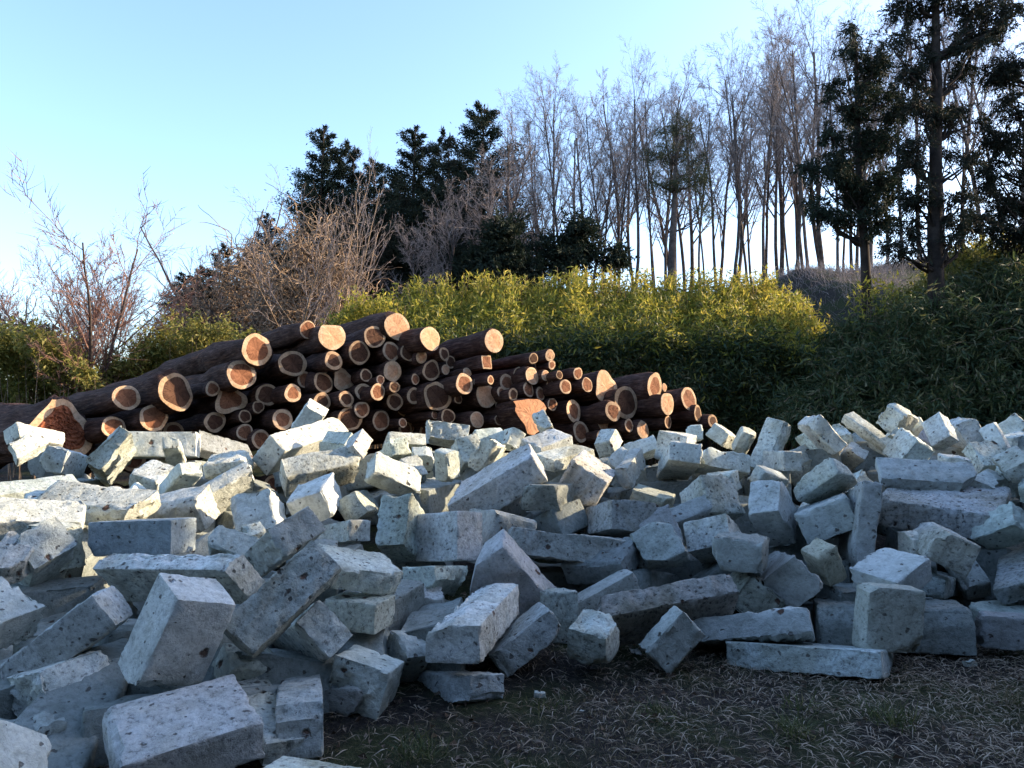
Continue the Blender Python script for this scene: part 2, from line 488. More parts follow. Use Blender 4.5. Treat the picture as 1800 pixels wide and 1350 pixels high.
def clump_tree(name, seed, base, trunk_top, r0, clumps, dens, leaf, mt, mb, droop=.5, squash=1.0, wide=.3, trunk=True):
    """tree whose foliage masses sit at given places: clumps = [(centre, (rx, ry, rz))]"""
    rng = np.random.default_rng(seed)
    base = np.asarray(base, float); top = np.asarray(trunk_top, float)
    e = obj(name, None, loc=base)
    tb = Tubes(); br = Tubes()
    n = 14
    tt = np.linspace(0, 1, n)[:, None]
    pts = (top - base) * tt + np.cumsum(rng.normal(size=(n, 3)) * .02, 0) * (tt > 0)
    if trunk: tb.add(pts, r0 * np.linspace(1.15, .22, n), 9)
    Ps, Ds = [], []
    for c, r in clumps:
        c = np.asarray(c, float) - base; r = np.asarray(r, float)
        # limb from the trunk to the clump, leaving somewhat below it
        zt = np.clip((c[2] - .35 * np.linalg.norm(c[:2] - pts[-1][:2] * 0)) / max(pts[-1][2], .1), .08, .97)
        f = zt * (n - 1); i = min(int(f), n - 2)
        p0 = pts[i]
        k = 7; s = np.linspace(0, 1, k)[:, None]
        limb = p0 * (1 - s) + c * s
        limb[:, 2] += np.sin(s[:, 0] * 3.1) * -.08 * np.linalg.norm(c - p0)
        limb[1:-1] += rng.normal(size=(k - 2, 3)) * .04
        br.add(limb, np.linspace(max(r0 * .22, .012), .008, k), 5)
        m = int(dens * (r[0] * r[1] + r[0] * r[2] + r[1] * r[2]))
        # foliage gathered in small sprays
        ns = max(4, m // 28)
        sc, sd = clump_points(rng, c, r, ns, .25)
        for q in sc[::6]:
            br.add(np.linspace(c, q, 4) + rng.normal(size=(4, 3)) * .015, [.010, .008, .006, .004], 3)
        idx = rng.integers(0, ns, m)
        bd = sd * .8 + rng.normal(size=(ns, 3)) * .4; bd[:, 2] -= droop
        bd /= np.linalg.norm(bd, axis=1)[:, None]
        bl = rng.uniform(1.2, 3.2, ns) * leaf
        s = rng.uniform(-.3, 1, m)[:, None]
        p = sc[idx] + bd[idx] * bl[idx][:, None] * s + rng.normal(size=(m, 3)) * leaf * .28
        d = bd[idx] * .9 + rng.normal(size=(m, 3)) * .6
        Ps.append(p); Ds.append(d)
    P, D = np.concatenate(Ps), np.concatenate(Ds); n = len(P)
    V, Q = leaves_np(P, D, leaf * rng.uniform(.6, 1.5, n), leaf * wide * rng.uniform(.6, 1.4, n), rng)
    if trunk: obj("trunk", tb.mesh("trunk", mb), e)
    obj("branches", br.mesh("branches", mb), e)
    obj("crown", mesh_np("crown", V, [Q], False, mt), e)
    return e

# ------------------------------------------------------------------ bamboo hedge and undergrowth
def interp(x, pts):
    a = np.array(pts, float); return np.interp(x, a[:, 0], a[:, 1])

def bamboo_hedge():
    rng = np.random.default_rng(21)
    e = obj("bamboo_hedge", None, loc=(1.5, 15.5, 0))
    base = np.array([1.5, 15.5, 0])
    tag(e, "long yellow-topped bamboo hedge standing behind the stacked logs", "hedge")
    topline = [(600, 585), (650, 548), (690, 522), (740, 504), (800, 500), (870, 494), (940, 497), (1010, 490), (1090, 490),
               (1160, 496), (1240, 489), (1300, 494), (1345, 480), (1375, 500), (1400, 528), (1440, 560), (1475, 596), (1500, 640)]
    Ps, Ds, Ls = [], [], []
    tb = Tubes()
    # sprays on a surface that climbs steeply, then leans back towards the top
    n = 20000
    px = rng.uniform(596, 1500, n)
    u = np.where(rng.uniform(0, 1, n) < .55, rng.uniform(.5, 1, n), rng.uniform(0, .6, n))
    bumps = .10 * np.sin(px * .05 + u * 5) + .08 * np.sin(px * .021 - u * 9)
    dep = 14.6 + .5 * u + 2.6 * np.clip((u - .58) / .42, 0, 1) ** 1.3 + bumps
    topy = interp(px, topline) + 9 * np.sin(px * .11) + 7 * np.sin(px * .047 + 1) + 6 * np.sin(px * .29)
    py = 752 - (752 - topy) * u + rng.normal(size=n) * 4
    inward = rng.uniform(0, 1, n) ** 2 * .5
    z = EYE + (HOR - py) / F * dep - inward * .6
    x = (px - CX) / F * dep
    C = np.stack([x, dep + inward, z], 1)
    for j in range(5):
        d = rng.normal(size=(n, 3)) * .8; d[:, 1] -= .35; d[:, 2] += np.where(u > .8, .35, -.2)
        Ps.append(C + rng.normal(size=(n, 3)) * .05); Ds.append(d); Ls.append(rng.uniform(.10, .22, n))
    # tall culm tips above the top
    for q in range(150):
        pxx = rng.uniform(640, 1470); dd = rng.uniform(16.8, 17.6)
        zt = EYE + (HOR - interp(pxx, topline)) / F * dd
        L = rng.uniform(.05, .32)
        p0 = np.array([(pxx - CX) / F * dd, dd, zt - .5]); p1 = p0 + np.array([rng.normal() * .12, rng.normal() * .1, .5 + L])
        tb.add(np.linspace(p0, p1, 4), [.006, .005, .004, .002], 3)
        m = 16
        s = rng.uniform(.35, 1.0, m)[:, None]
        d = rng.normal(size=(m, 3)) * .7; d[:, 2] += .25
        Ps.append(p0 + (p1 - p0) * s); Ds.append(d); Ls.append(rng.uniform(.09, .17, m))
    # culms inside
    for q in range(420):
        pxx = rng.uniform(610, 1480); dd = rng.uniform(15.2, 17.2)
        zt = (EYE + (HOR - interp(pxx, topline)) / F * dd) * rng.uniform(.6, .72 + .12 * (dd - 15.2))
        x0 = (pxx - CX) / F * dd
        p = np.linspace([x0 + rng.normal() * .1, dd, ground_z(x0, dd)], [x0 + rng.normal() * .2, dd + rng.normal() * .15, zt], 5)
        tb.add(p, [.012, .011, .009, .007, .004], 4)
    P = np.concatenate(Ps) - base; D = np.concatenate(Ds); L = np.concatenate(Ls)
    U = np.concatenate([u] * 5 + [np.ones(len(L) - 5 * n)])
    shade_toned = rng.uniform(0, 1, len(L)) > smooth01((U - .45) / .35) * .92 + .06  # younger top, older base; sun and shade also put into the leaf colours
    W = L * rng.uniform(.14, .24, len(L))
    for nm_, sel, m_ in (("sun_toned_leaves", ~shade_toned, M_BAMBOO), ("shade_toned_leaves", shade_toned, M_SASA)):
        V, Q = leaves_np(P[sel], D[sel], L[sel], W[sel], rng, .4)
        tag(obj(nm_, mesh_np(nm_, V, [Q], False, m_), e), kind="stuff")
    me = tb.mesh("culms", M_VINE); me.transform(Matrix.Translation(Vector(-base)))
    tag(obj("culms", me, e), kind="stuff")
bamboo_hedge()

def thicket(name, label, seed, n, px_rng, fn, L0, L1, wr, m, culms=160, droop=.3, cat="bamboo", group=None):
    """dwarf bamboo on the slope; fn(px, u) -> (distance, py) of each spray"""
    rng = np.random.default_rng(seed)
    px = rng.uniform(px_rng[0], px_rng[1], n); u = rng.uniform(0, 1, n)
    C = np.array([at(a, fn(a, b)[1] + 14 * math.sin(a * .13 + seed) * b + 9 * math.sin(a * .31) * b, fn(a, b)[0] + .35 * math.sin(a * .07 + b * 7)) for a, b in zip(px, u)])
    C += rng.normal(size=(n, 3)) * .09
    base = np.array([C[:, 0].mean(), C[:, 1].min(), 0.0]); base[2] = ground_z(base[0], base[1])
    e = obj(name, None, loc=base); tag(e, label, cat, group)
    Ps, Ds, Ls = [], [], []
    for j in range(5):
        d = rng.normal(size=(n, 3)) * .75; d[:, 1] -= .3; d[:, 2] -= droop * rng.uniform(0, 2, n)
        Ps.append(C + rng.normal(size=(n, 3)) * .07); Ds.append(d); Ls.append(rng.uniform(L0 * .7, L1, n))
    P = np.concatenate(Ps) - base; D = np.concatenate(Ds); L = np.concatenate(Ls)
    V, Q = leaves_np(P, D, L, L * wr * rng.uniform(.7, 1.3, len(L)), rng, .45)
    tag(obj("leaves", mesh_np("leaves", V, [Q], False, m), e), kind="stuff")
    tb = Tubes()
    for i in rng.integers(0, n, culms):
        c = C[i] - base; g = np.array([c[0] + rng.normal() * .15, c[1] + rng.uniform(0, .3), 0.0])
        g[2] = ground_z(g[0] + base[0], g[1] + base[1]) - base[2]
        if g[2] < c[2]: tb.add(np.linspace(g, c, 4) + rng.normal(size=(4, 3)) * .02, [.010, .008, .006, .003], 4)
    if tb.V: tag(obj("culms", tb.mesh("culms", M_VINE), e), kind="stuff")
    return e

# dwarf bamboo on the right-hand bank: from the heap's edge up to the trees
def fn_right(px, u):
    ytop = np.interp(px, [1380, 1440, 1500, 1560, 1620, 1680, 1740, 1800, 1900], [640, 612, 572, 548, 540, 500, 478, 470, 470])
    py = 745 - (745 - ytop) * u
    return 12.6 + 2.6 * u + .9 * (1900 - px) / 500, py
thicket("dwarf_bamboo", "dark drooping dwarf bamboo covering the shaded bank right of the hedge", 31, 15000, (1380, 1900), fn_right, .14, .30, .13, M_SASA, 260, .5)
# arching stems of dwarf bamboo standing out of the slope
def arching(label, seed, spots):
    rng = np.random.default_rng(seed)
    tb = Tubes(); Ps, Ds, Ls = [], [], []
    for px, py, d in spots:
        p = at(px, py, d); g = np.array([p[0] + rng.normal() * .2, p[1] + rng.uniform(.2, .6), 0.0]); g[2] = max(ground_z(g[0], g[1]), p[2] - 1.6)
        tip = p + np.array([rng.normal() * .35, -rng.uniform(.1, .5), -rng.uniform(0, .3)])
        s = np.linspace(0, 1, 7)[:, None]
        c = g * (1 - s) ** 2 + 2 * (p + [0, 0, .25]) * s * (1 - s) + tip * s ** 2
        tb.add(c, np.linspace(.010, .003, 7), 4)
        m = rng.integers(22, 40)
        t = rng.uniform(.35, 1, m); f = t * 5.999; i = f.astype(int); w = (f - i)[:, None]
        Ps.append(c[i] * (1 - w) + c[i + 1] * w + rng.normal(size=(m, 3)) * .05)
        dd = rng.normal(size=(m, 3)) * .7; dd[:, 2] -= .7
        Ds.append(dd); Ls.append(rng.uniform(.16, .34, m))
    base = at(1640, 700, 13.2)
    e = obj("dwarf_bamboo", None, loc=base); tag(e, label, "bamboo")
    P = np.concatenate(Ps) - base; D = np.concatenate(Ds); L = np.concatenate(Ls)
    V, Q = leaves_np(P, D, L, L * rng.uniform(.10, .16, len(L)), rng, .5)
    tag(obj("leaves", mesh_np("leaves", V, [Q], False, M_SASA), e), kind="stuff")
    me = tb.mesh("culms", M_VINE); me.transform(Matrix.Translation(Vector(-base)))
    tag(obj("culms", me, e), kind="stuff")
_r = np.random.default_rng(38)
_sp = []
for _i in range(330):
    _px = _r.uniform(1400, 1880); _u = _r.uniform(.1, 1.0)
    _d, _py = fn_right(_px, _u); _sp.append((_px, _py - _r.uniform(0, 25), _d - _r.uniform(.1, .5)))
arching("straggling dwarf bamboo stems with hanging blades arching out of the shaded bank", 39, _sp)
def fn_foot(px, u): return 13.9 + .6 * u, 640 - 110 * u
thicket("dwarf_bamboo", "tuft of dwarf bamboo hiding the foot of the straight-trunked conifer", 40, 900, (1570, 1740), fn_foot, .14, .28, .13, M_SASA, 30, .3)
def fn_right_top(px, u):
    return 15.6 + 1.5 * u, np.interp(px, [1560, 1640, 1700, 1800, 1900], [545, 480, 430, 425, 420]) + 90 * (1 - u)
thicket("leafy_shrub", "olive shrub growing around the foot of the large conifer", 32, 3600, (1560, 1900), fn_right_top, .10, .2, .28, M_BUSH, 80, .2, "shrub")
def fn_sprigs(px, u):
    return 15.2 + .4 * u, np.interp(px, [1490, 1560], [560, 545]) - 60 * u
thicket("leafy_sprig", "thin leafy sprigs standing up before the bare dark bank", 33, 60, (1495, 1575), fn_sprigs, .12, .22, .2, M_BAMBOO, 26, .0, "sprig")
# bright bushes at the left end of the log stack
def fn_l1(px, u): return 15.5 + 1.5 * (1 - u), 715 - (715 - np.interp(px, [-60, 40, 100, 145, 170], [575, 585, 600, 640, 690])) * u
thicket("evergreen_bush", "sunlit yellow-green bush at the low end of the long logs", 34, 3400, (-70, 165), fn_l1, .09, .17, .3, M_BUSH, 60, .2, "bush")
def fn_l2(px, u): return 16.5 + 1.2 * (1 - u), 690 - (690 - np.interp(px, [170, 240, 270, 330, 400, 450], [660, 622, 580, 570, 578, 610])) * u
thicket("evergreen_bush", "yellow-green bush behind the uppermost long log, under the dry vines", 35, 3600, (175, 450), fn_l2, .08, .16, .3, M_BUSH, 60, .2, "bush")
def fn_l3(px, u): return 15.8 + .8 * (1 - u), 610 - (610 - np.interp(px, [585, 610, 650, 675, 700], [570, 545, 528, 535, 560])) * u
thicket("evergreen_bush", "bright yellow bush at the left shoulder of the bamboo hedge", 36, 1300, (585, 700), fn_l3, .08, .16, .26, M_BAMBOO, 40, .1, "bush")
def fn_l4(px, u): return 22 + 1.2 * (1 - u), 640 - (640 - np.interp(px, [-60, 0, 70, 120, 150], [560, 570, 580, 600, 640])) * u
thicket("evergreen_shrub", "dark evergreen shrub behind the reddish bare tree", 37, 1500, (-60, 150), fn_l4, .14, .26, .35, M_CONIFER, 30, .1, "shrub")

# ------------------------------------------------------------------ trees
def on_ground(px, d):
    x = (px - CX) / F * d
    return np.array([x, d, ground_z(x, d) - .05])
def height_to(px, py, d):
    p = at(px, py, d); g = on_ground(px, d); return p[2] - g[2]

# tall bare woodland trees on the ridge
def wood_spec(rs):
    return [dict(n=1, t0=0, ang=0, lr=1, rr=1, wander=.035, up=.03, seg=12, k=7, len=.97),
            dict(n=13, t0=.34, ang=.55, lr=.36, rr=.52, wander=.08, up=.05, seg=7, k=5),
            dict(n=7, t0=.22, ang=.65, lr=.48, rr=.58, wander=.10, up=.03, seg=5, k=4),
            dict(n=6, t0=.15, ang=.7, lr=.52, rr=.55, wander=.13, up=.02, seg=4, k=3),
            dict(n=7, t0=.12, ang=.7, lr=.55, rr=.6, wander=.15, up=.01, seg=3, k=3, rmin=.0050)]
protos = []
for i in range(6):
    t = bare_tree("bare_tree", 100 + i, 10.0, wood_spec(i), M_TRUNK, M_TWIG, 2, .075 + .018 * (i % 3))
    protos.append(t)
rw = random.Random(4)
wood = [(948, 215, 30), (985, 180, 29), (1025, 215, 33), (1062, 200, 30), (1090, 190, 35), (1118, 170, 31), (1150, 180, 34),
        (1172, 175, 29), (1205, 172, 36), (1236, 178, 31), (1262, 190, 34), (1292, 160, 30), (1318, 140, 33), (1345, 105, 29),
        (1372, 120, 35), (1398, 100, 31), (1425, 95, 28), (1452, 90, 33), (1478, 95, 30), (1508, 110, 34), (1535, 70, 29),
        (1562, 80, 33), (1592, 60, 30), (1625, 70, 35), (1668, 40, 30), (1700, 50, 33), (1738, 30, 31), (1775, 10, 33), (1805, 20, 30),
        (1840, 30, 32), (900, 240, 34), (1080, 230, 39), (1190, 200, 40), (1300, 200, 41), (1410, 160, 40), (1010, 240, 40)]
wood += [(x + rw.uniform(-8, 8), y + rw.uniform(15, 60), rw.uniform(31, 42)) for x, y, d in wood[:22]]
for i, (px, py, d) in enumerate(wood):
    pr = protos[i % 6]
    t = pr if i < 6 else copy_tree(pr)
    g = on_ground(px, d); h = height_to(px, py, d)
    t.location = g
    s = h / 9.8
    t.scale = (s * rw.uniform(.75, 1.0), s * rw.uniform(.75, 1.0), s)
    t.rotation_euler = (rw.uniform(-.03, .03), rw.uniform(-.03, .03), rw.uniform(0, 6.28))
    tag(t, "tall thin bare tree in the winter wood on the ridge above the hedge", "tree", "bare trees of the ridge wood")

# brown, densely twigged crowns left of the wood
dense = [dict(n=1, t0=0, ang=0, lr=1, rr=1, wander=.06, up=.02, seg=10, k=7, len=.75),
         dict(n=14, t0=.18, ang=.75, lr=.55, rr=.6, wander=.10, up=.05, seg=6, k=5),
         dict(n=8, t0=.15, ang=.7, lr=.5, rr=.6, wander=.13, up=.02, seg=5, k=4),
         dict(n=7, t0=.1, ang=.8, lr=.5, rr=.6, wander=.16, up=0, seg=4, k=3),
         dict(n=5, t0=.1, ang=.9, lr=.5, rr=.6, wander=.18, up=0, seg=3, k=3, rmin=.007)]
dp = [bare_tree("bare_tree", 200 + i, 8.0, dense, M_TRUNK, M_TWIG, 2, .13) for i in range(2)]
for i, (px, py, d, w, lab) in enumerate([(905, 232, 26, 1.0, "bare tree with a dense rounded brown crown beside the cedar tips"),
                                    (842, 285, 25, .9, "dense twiggy bare tree just below the rounded brown crown"),
                                    (785, 320, 24.5, .85, "grey-brown bare thicket tree in front of the dark cedars"),
                                    (955, 300, 27, .8, "bushy bare tree where the brown crown meets the ridge wood"),
                                    (735, 390, 23.5, .8, "low grey twiggy tree behind the left end of the hedge")]):
    t = dp[i % 2] if i < 2 else copy_tree(dp[i % 2])
    g = on_ground(px, d); s = height_to(px, py, d) / 7.6
    t.location = g; t.scale = (s * w, s * w, s); t.rotation_euler = (0, 0, i * 1.3)
    tag(t, lab, "tree")

# dark cedars
cp = [conifer("cedar_tree", 300 + i, 9.0, 2.7, 36000, .135, M_CONIFER if i != 1 else M_RUSTY, M_DARKBARK, .04, .62) for i in range(3)]
ced = [(565, 232, 26, .95), (606, 258, 27, .9), (655, 283, 26, .85), (727, 232, 28, 1.1), (776, 236, 30, .8), (847, 188, 32, .95),
       (465, 382, 25, .9), (388, 434, 24.5, .85), (322, 482, 24, .85), (520, 410, 25.5, .9), (690, 318, 27, 1.05), (812, 290, 29, 1.0),
       (610, 372, 24.5, .9), (430, 440, 24.2, .8), (745, 330, 26.5, 1.0), (560, 330, 25.5, .9), (660, 400, 25, .9), (705, 385, 26, .9), (765, 360, 27, .95), (835, 350, 28, 1.0), (885, 385, 28, .95), (935, 410, 28.5, .9), (500, 455, 24.5, .8), (355, 470, 24.2, .75)]
for i, (px, py, d, w) in enumerate(ced):
    t = cp[i % 3] if i < 3 else copy_tree(cp[i % 3])
    g = on_ground(px, d); h = height_to(px, py, d); s = h / 9.0
    t.location = g; sw = max(s, .55) * w; t.scale = (sw, sw, s); t.rotation_euler = (0, 0, i * 2.1)
    tag(t, "dark green cedar in the evergreen clump left of the bare ridge wood", "tree", "cedars of the evergreen clump")

# dry brush along the crest and on the bare dark slope
def brush():
    rng = np.random.default_rng(440)
    tb = Tubes()
    for i in range(5200):
        px = rng.uniform(860, 1640) if i % 2 else rng.uniform(1370, 1600); d = rng.uniform(20, 31) if rng.uniform() < .7 else rng.uniform(24, 27)
        g = on_ground(px, d)
        pts, _ = polyline(rng, g, np.array([rng.normal() * .6, rng.normal() * .6, 1]), rng.uniform(.12, .6), 4, .3, -.05)
        tb.add(pts, rng.uniform(.004, .009) * np.linspace(1, .3, 5), 3)
    o = obj("dry_brush", tb.mesh("dry_brush", M_TWIG, False))
    tag(o, "dry brush and weeds along the crest of the wooded bank", "brush", kind="stuff")
brush()

# pine with thin olive crown standing among the bare trees
def clumps_px(lst, d, ry, jit=.5, seed=1):
    rr = np.random.default_rng(seed); out = []
    for (x, y, a, b) in lst:
        # each foliage mass is three or four uneven lobes
        for k in range(4):
            dd = d + rr.uniform(-jit, jit)
            s = rr.uniform(.32, .62)
            xx, yy = x + rr.normal() * a * .45, y + rr.normal() * b * .42
            out.append((at(xx, yy, dd), (a * s / F * dd, ry * a * s / F * dd + .04, b * s * rr.uniform(.7, 1.2) / F * dd)))
    return out
t = clump_tree("pine_tree", 401, on_ground(1183, 28), at(1190, 215, 28), .17,
               clumps_px([(1190, 232, 40, 24), (1215, 275, 40, 26), (1165, 270, 34, 20), (1228, 325, 34, 26), (1190, 320, 30, 22), (1240, 370, 22, 16), (1160, 330, 22, 16)], 28, .9),
               1500, .15, M_PINE, M_TRUNK, .1, 1, .12)
tag(t, "pine with a thin olive-green crown among the bare ridge trees", "tree")
# dark evergreens at the foot of the wood
for i, (lst, d, lab) in enumerate([([(1000, 440, 45, 50), (1030, 400, 35, 30), (965, 450, 35, 40), (1060, 460, 35, 30)], 25, "dark evergreen undergrowth tree below the leftmost ridge trees"),
                                   ([(880, 440, 50, 55), (920, 470, 40, 35), (845, 470, 40, 40)], 24, "dark evergreen undergrowth tree under the rounded brown crown")]):
    px = lst[0][0]
    t = clump_tree("evergreen_tree", 410 + i, on_ground(px, d), at(px, lst[0][1], d), .1, clumps_px(lst, d, .9, .5, i), 2600, .15, M_CONIFER, M_TRUNK, .2, 1, .35)
    tag(t, lab, "tree")

# the three big conifers on the right
big = [(1600, 15, 42, 34), (1640, -30, 50, 40), (1705, 20, 50, 26), (1592, 62, 26, 24), (1762, 18, 34, 30), (1690, 72, 36, 16), (1640, 75, 20, 26),
       (1740, 60, 36, 18), (1612, 130, 34, 22), (1600, 175, 30, 26), (1690, 125, 26, 18), (1622, 215, 34, 34), (1605, 275, 40, 36), (1700, 200, 34, 18),
       (1690, 275, 26, 20), (1618, 335, 30, 30), (1600, 395, 36, 24), (1690, 335, 26, 24), (1712, 395, 36, 18), (1668, 420, 26, 14), (1580, 440, 34, 14)]
t = clump_tree("conifer_tree", 501, on_ground(1645, 14.8), at(1648, -190, 14.8), .17, clumps_px(big, 14.8, .9, .4, 2), 4600, .095, M_RUSTY, M_DARKBARK, .7, 1, .24)
tag(t, "large dark conifer with a straight bare trunk on the right-hand bank", "tree")
left = [(1495, 50, 12, 18), (1500, 85, 20, 18), (1512, 118, 26, 20), (1548, 108, 24, 20), (1478, 158, 24, 16), (1530, 150, 34, 22), (1560, 185, 36, 26),
        (1505, 200, 28, 20), (1462, 232, 24, 16), (1528, 245, 44, 28), (1480, 288, 42, 28), (1428, 292, 22, 16), (1560, 295, 38, 28), (1492, 335, 44, 26),
        (1445, 355, 30, 22), (1545, 350, 38, 28), (1470, 385, 40, 18), (1530, 395, 36, 16), (1560, 240, 30, 24)]
t = clump_tree("conifer_tree", 502, on_ground(1535, 16.2), at(1497, 45, 16.2), .13, clumps_px(left, 16.2, .9, .45, 3), 5200, .095, M_CONIFER, M_DARKBARK, .7, 1, .24)
tag(t, "dense dark conifer with a leaning tip left of the straight-trunked one", "tree")
right = [(1742, 130, 30, 20), (1782, 118, 30, 34), (1770, 185, 36, 28), (1750, 245, 40, 28), (1795, 290, 36, 44), (1722, 325, 36, 26), (1772, 345, 40, 28),
         (1785, 415, 36, 20), (1745, 385, 36, 18), (1830, 60, 40, 60), (1850, 180, 50, 60), (1860, 330, 50, 70), (1725, 290, 26, 20), (1820, 430, 50, 30)]
t = clump_tree("conifer_tree", 503, on_ground(1845, 15.6), at(1850, -60, 15.6), .18, clumps_px(right, 15.6, .9, .4, 4), 4600, .095, M_RUSTY, M_DARKBARK, .7, 1, .24)
tag(t, "rusty-tipped conifer right of the straight-trunked one", "tree")

# unseen evergreens added as shade casters: along the right-hand bank and behind the viewer; they shade the front of the heap
rr = np.random.default_rng(77)
def shade_evergreen(seed):
    cl = []
    for k in range(26):
        a = rr.uniform(0, 6.28); hh = (k + rr.uniform(0, 1)) / 26
        rad = 1.7 * (1 - .6 * hh) * rr.uniform(.3, 1)
        cl.append(((rad * math.cos(a), rad * math.sin(a), .3 + 6.2 * hh), (.95, .95, .8)))
    return clump_tree("evergreen_tree", seed, (0, 0, 0), (0, 0, 6.6), .16, cl, 230, .32, M_CONIFER, M_TRUNK, .3, 1, .5)
dproto = [shade_evergreen(600), shade_evergreen(601)]
spots = [(12.4, 6.9, .74), (12.2, 4.6, .9), (12.4, 1.8, .95), (12.8, -1.2, .95), (14.8, 7.5, .8), (15.0, 5.2, .95), (15.2, 3.0, 1.1),
         (9.5, -5.6, 1.05), (6.2, -5.8, 1.0), (3.0, -5.6, 1.05), (-.4, -5.9, 1.0), (-3.6, -5.6, 1.05), (-6.8, -5.5, 1.0), (-10, -5.3, 1.05), (-13, -4.6, 1.0)]
for i, (x, y, s) in enumerate(spots):
    t = dproto[i] if i < 2 else copy_tree(dproto[i % 2])
    t.location = (x, y, ground_z(x, y) - .05); t.scale = (s, s, s); t.rotation_euler = (0, 0, i * 1.7)
    if x > 11: tag(t, "unseen evergreen added on the bank beyond the heap to shade its front", "tree", "added shade evergreens along the bank")
    else: tag(t, "unseen evergreen added behind the viewer to darken the front of the heap", "tree", "added shade evergreens facing the heap")

# dry vine thickets and slender bare trees on the left
def vine_thicket(label, seed, px, d, w, ytop, n):
    rng = np.random.default_rng(seed)
    g = on_ground(px, d); H = height_to(px, ytop, d)
    e = obj("vine_thicket", None, loc=g); tag(e, label, "thicket")
    tb = Tubes(); st = Tubes()
    W = w / F * d
    for i in range(n):
        a = rng.uniform(0, 6.28); r = W * math.sqrt(rng.uniform(0, 1))
        x, y = r * math.cos(a), .5 * r * math.sin(a)
        z = H * (1 - (x / (W * 1.05)) ** 2 * .75) * rng.uniform(.05, 1)
        pts, _ = polyline(rng, np.array([x, y, z]), rng.normal(size=3), rng.uniform(.6, 1.7), 8, .42, .03)
        pts[:, 2] = np.maximum(pts[:, 2], .02)
        tb.add(pts, rng.uniform(.010, .020) * np.linspace(1, .4, 9), 3)
    for i in range(14):
        p0 = np.array([rng.uniform(-W, W) * .7, rng.uniform(-.3, .3), 0])
        pts, _ = polyline(rng, p0, np.array([rng.normal() * .3, rng.normal() * .2, 1]), H * rng.uniform(.6, .95), 8, .12, .02)
        st.add(pts, .035 * np.linspace(1, .3, 9), 5)
    obj("stems", st.mesh("stems", M_TRUNK), e)
    tag(obj("vines", tb.mesh("vines", M_VINE, False), e), kind="stuff")
vine_thicket("tangle of dry brown vines behind the top of the log stack", 701, 545, 19.5, 115, 395, 1500)
vine_thicket("tangle of dry vines over dark evergreens, beside the uppermost long log", 702, 425, 20.5, 85, 430, 900)
vine_thicket("low dry tangle beside the yellow-green bush", 703, 340, 20, 60, 490, 500)
vase = [dict(n=1, t0=0, ang=0, lr=1, rr=1, wander=.05, up=.02, seg=6, k=7, len=.34),
        dict(n=10, t0=.2, ang=.55, lr=1.75, rr=.72, wander=.06, up=.03, seg=9, k=5),
        dict(n=8, t0=.2, ang=.55, lr=.36, rr=.5, wander=.08, up=.05, seg=6, k=4),
        dict(n=7, t0=.1, ang=.6, lr=.5, rr=.55, wander=.1, up=.04, seg=4, k=3),
        dict(n=6, t0=.15, ang=.65, lr=.55, rr=.6, wander=.12, up=.03, seg=3, k=3, rmin=.0055)]
vase2 = [dict(s) for s in vase]; vase2[1]['n'] = 6; vase2[3]['n'] = 5; vase2[4]['n'] = 3
vase[1] = dict(vase[1], n=13, ang=.85, up=.05); vase[2] = dict(vase[2], n=11, lr=.42); vase[3] = dict(vase[3], n=8); vase[4] = dict(vase[4], n=7)
for i, (px, py, d, sw, mt_, lab) in enumerate([
        (530, 280, 18.2, .95, M_TWIG, "slender pale bare tree with long forking shoots above the log stack"),
        (583, 210, 18.6, .7, M_TWIG, "taller slender bare tree whose tip rises over the cedars"),
        (135, 388, 16.8, 1.15, M_REDTWIG, "bare spreading tree with fine reddish twigs at the far left"),
        (212, 470, 17.6, .9, M_REDTWIG, "smaller reddish bare tree left of the dry vines"),
        (395, 350, 21.5, 1.2, M_TWIG, "faint bare tree leaning left behind the vine tangle"),
        (20, 420, 19.5, 1.0, M_TWIG, "grey bare tree behind the spreading reddish one")]):
    g = on_ground(px, d); h = height_to(px, py, d)
    t = bare_tree("bare_tree", 720 + i, h * (1.3 if i > 1 else 1.12), vase if i in (2, 3) else vase2, M_TRUNK if i > 1 else M_VINE, mt_, 2, h * (.014 if i > 1 else .009))
    t.location = g; t.scale = (sw, sw, 1)
    tag(t, lab, "tree")

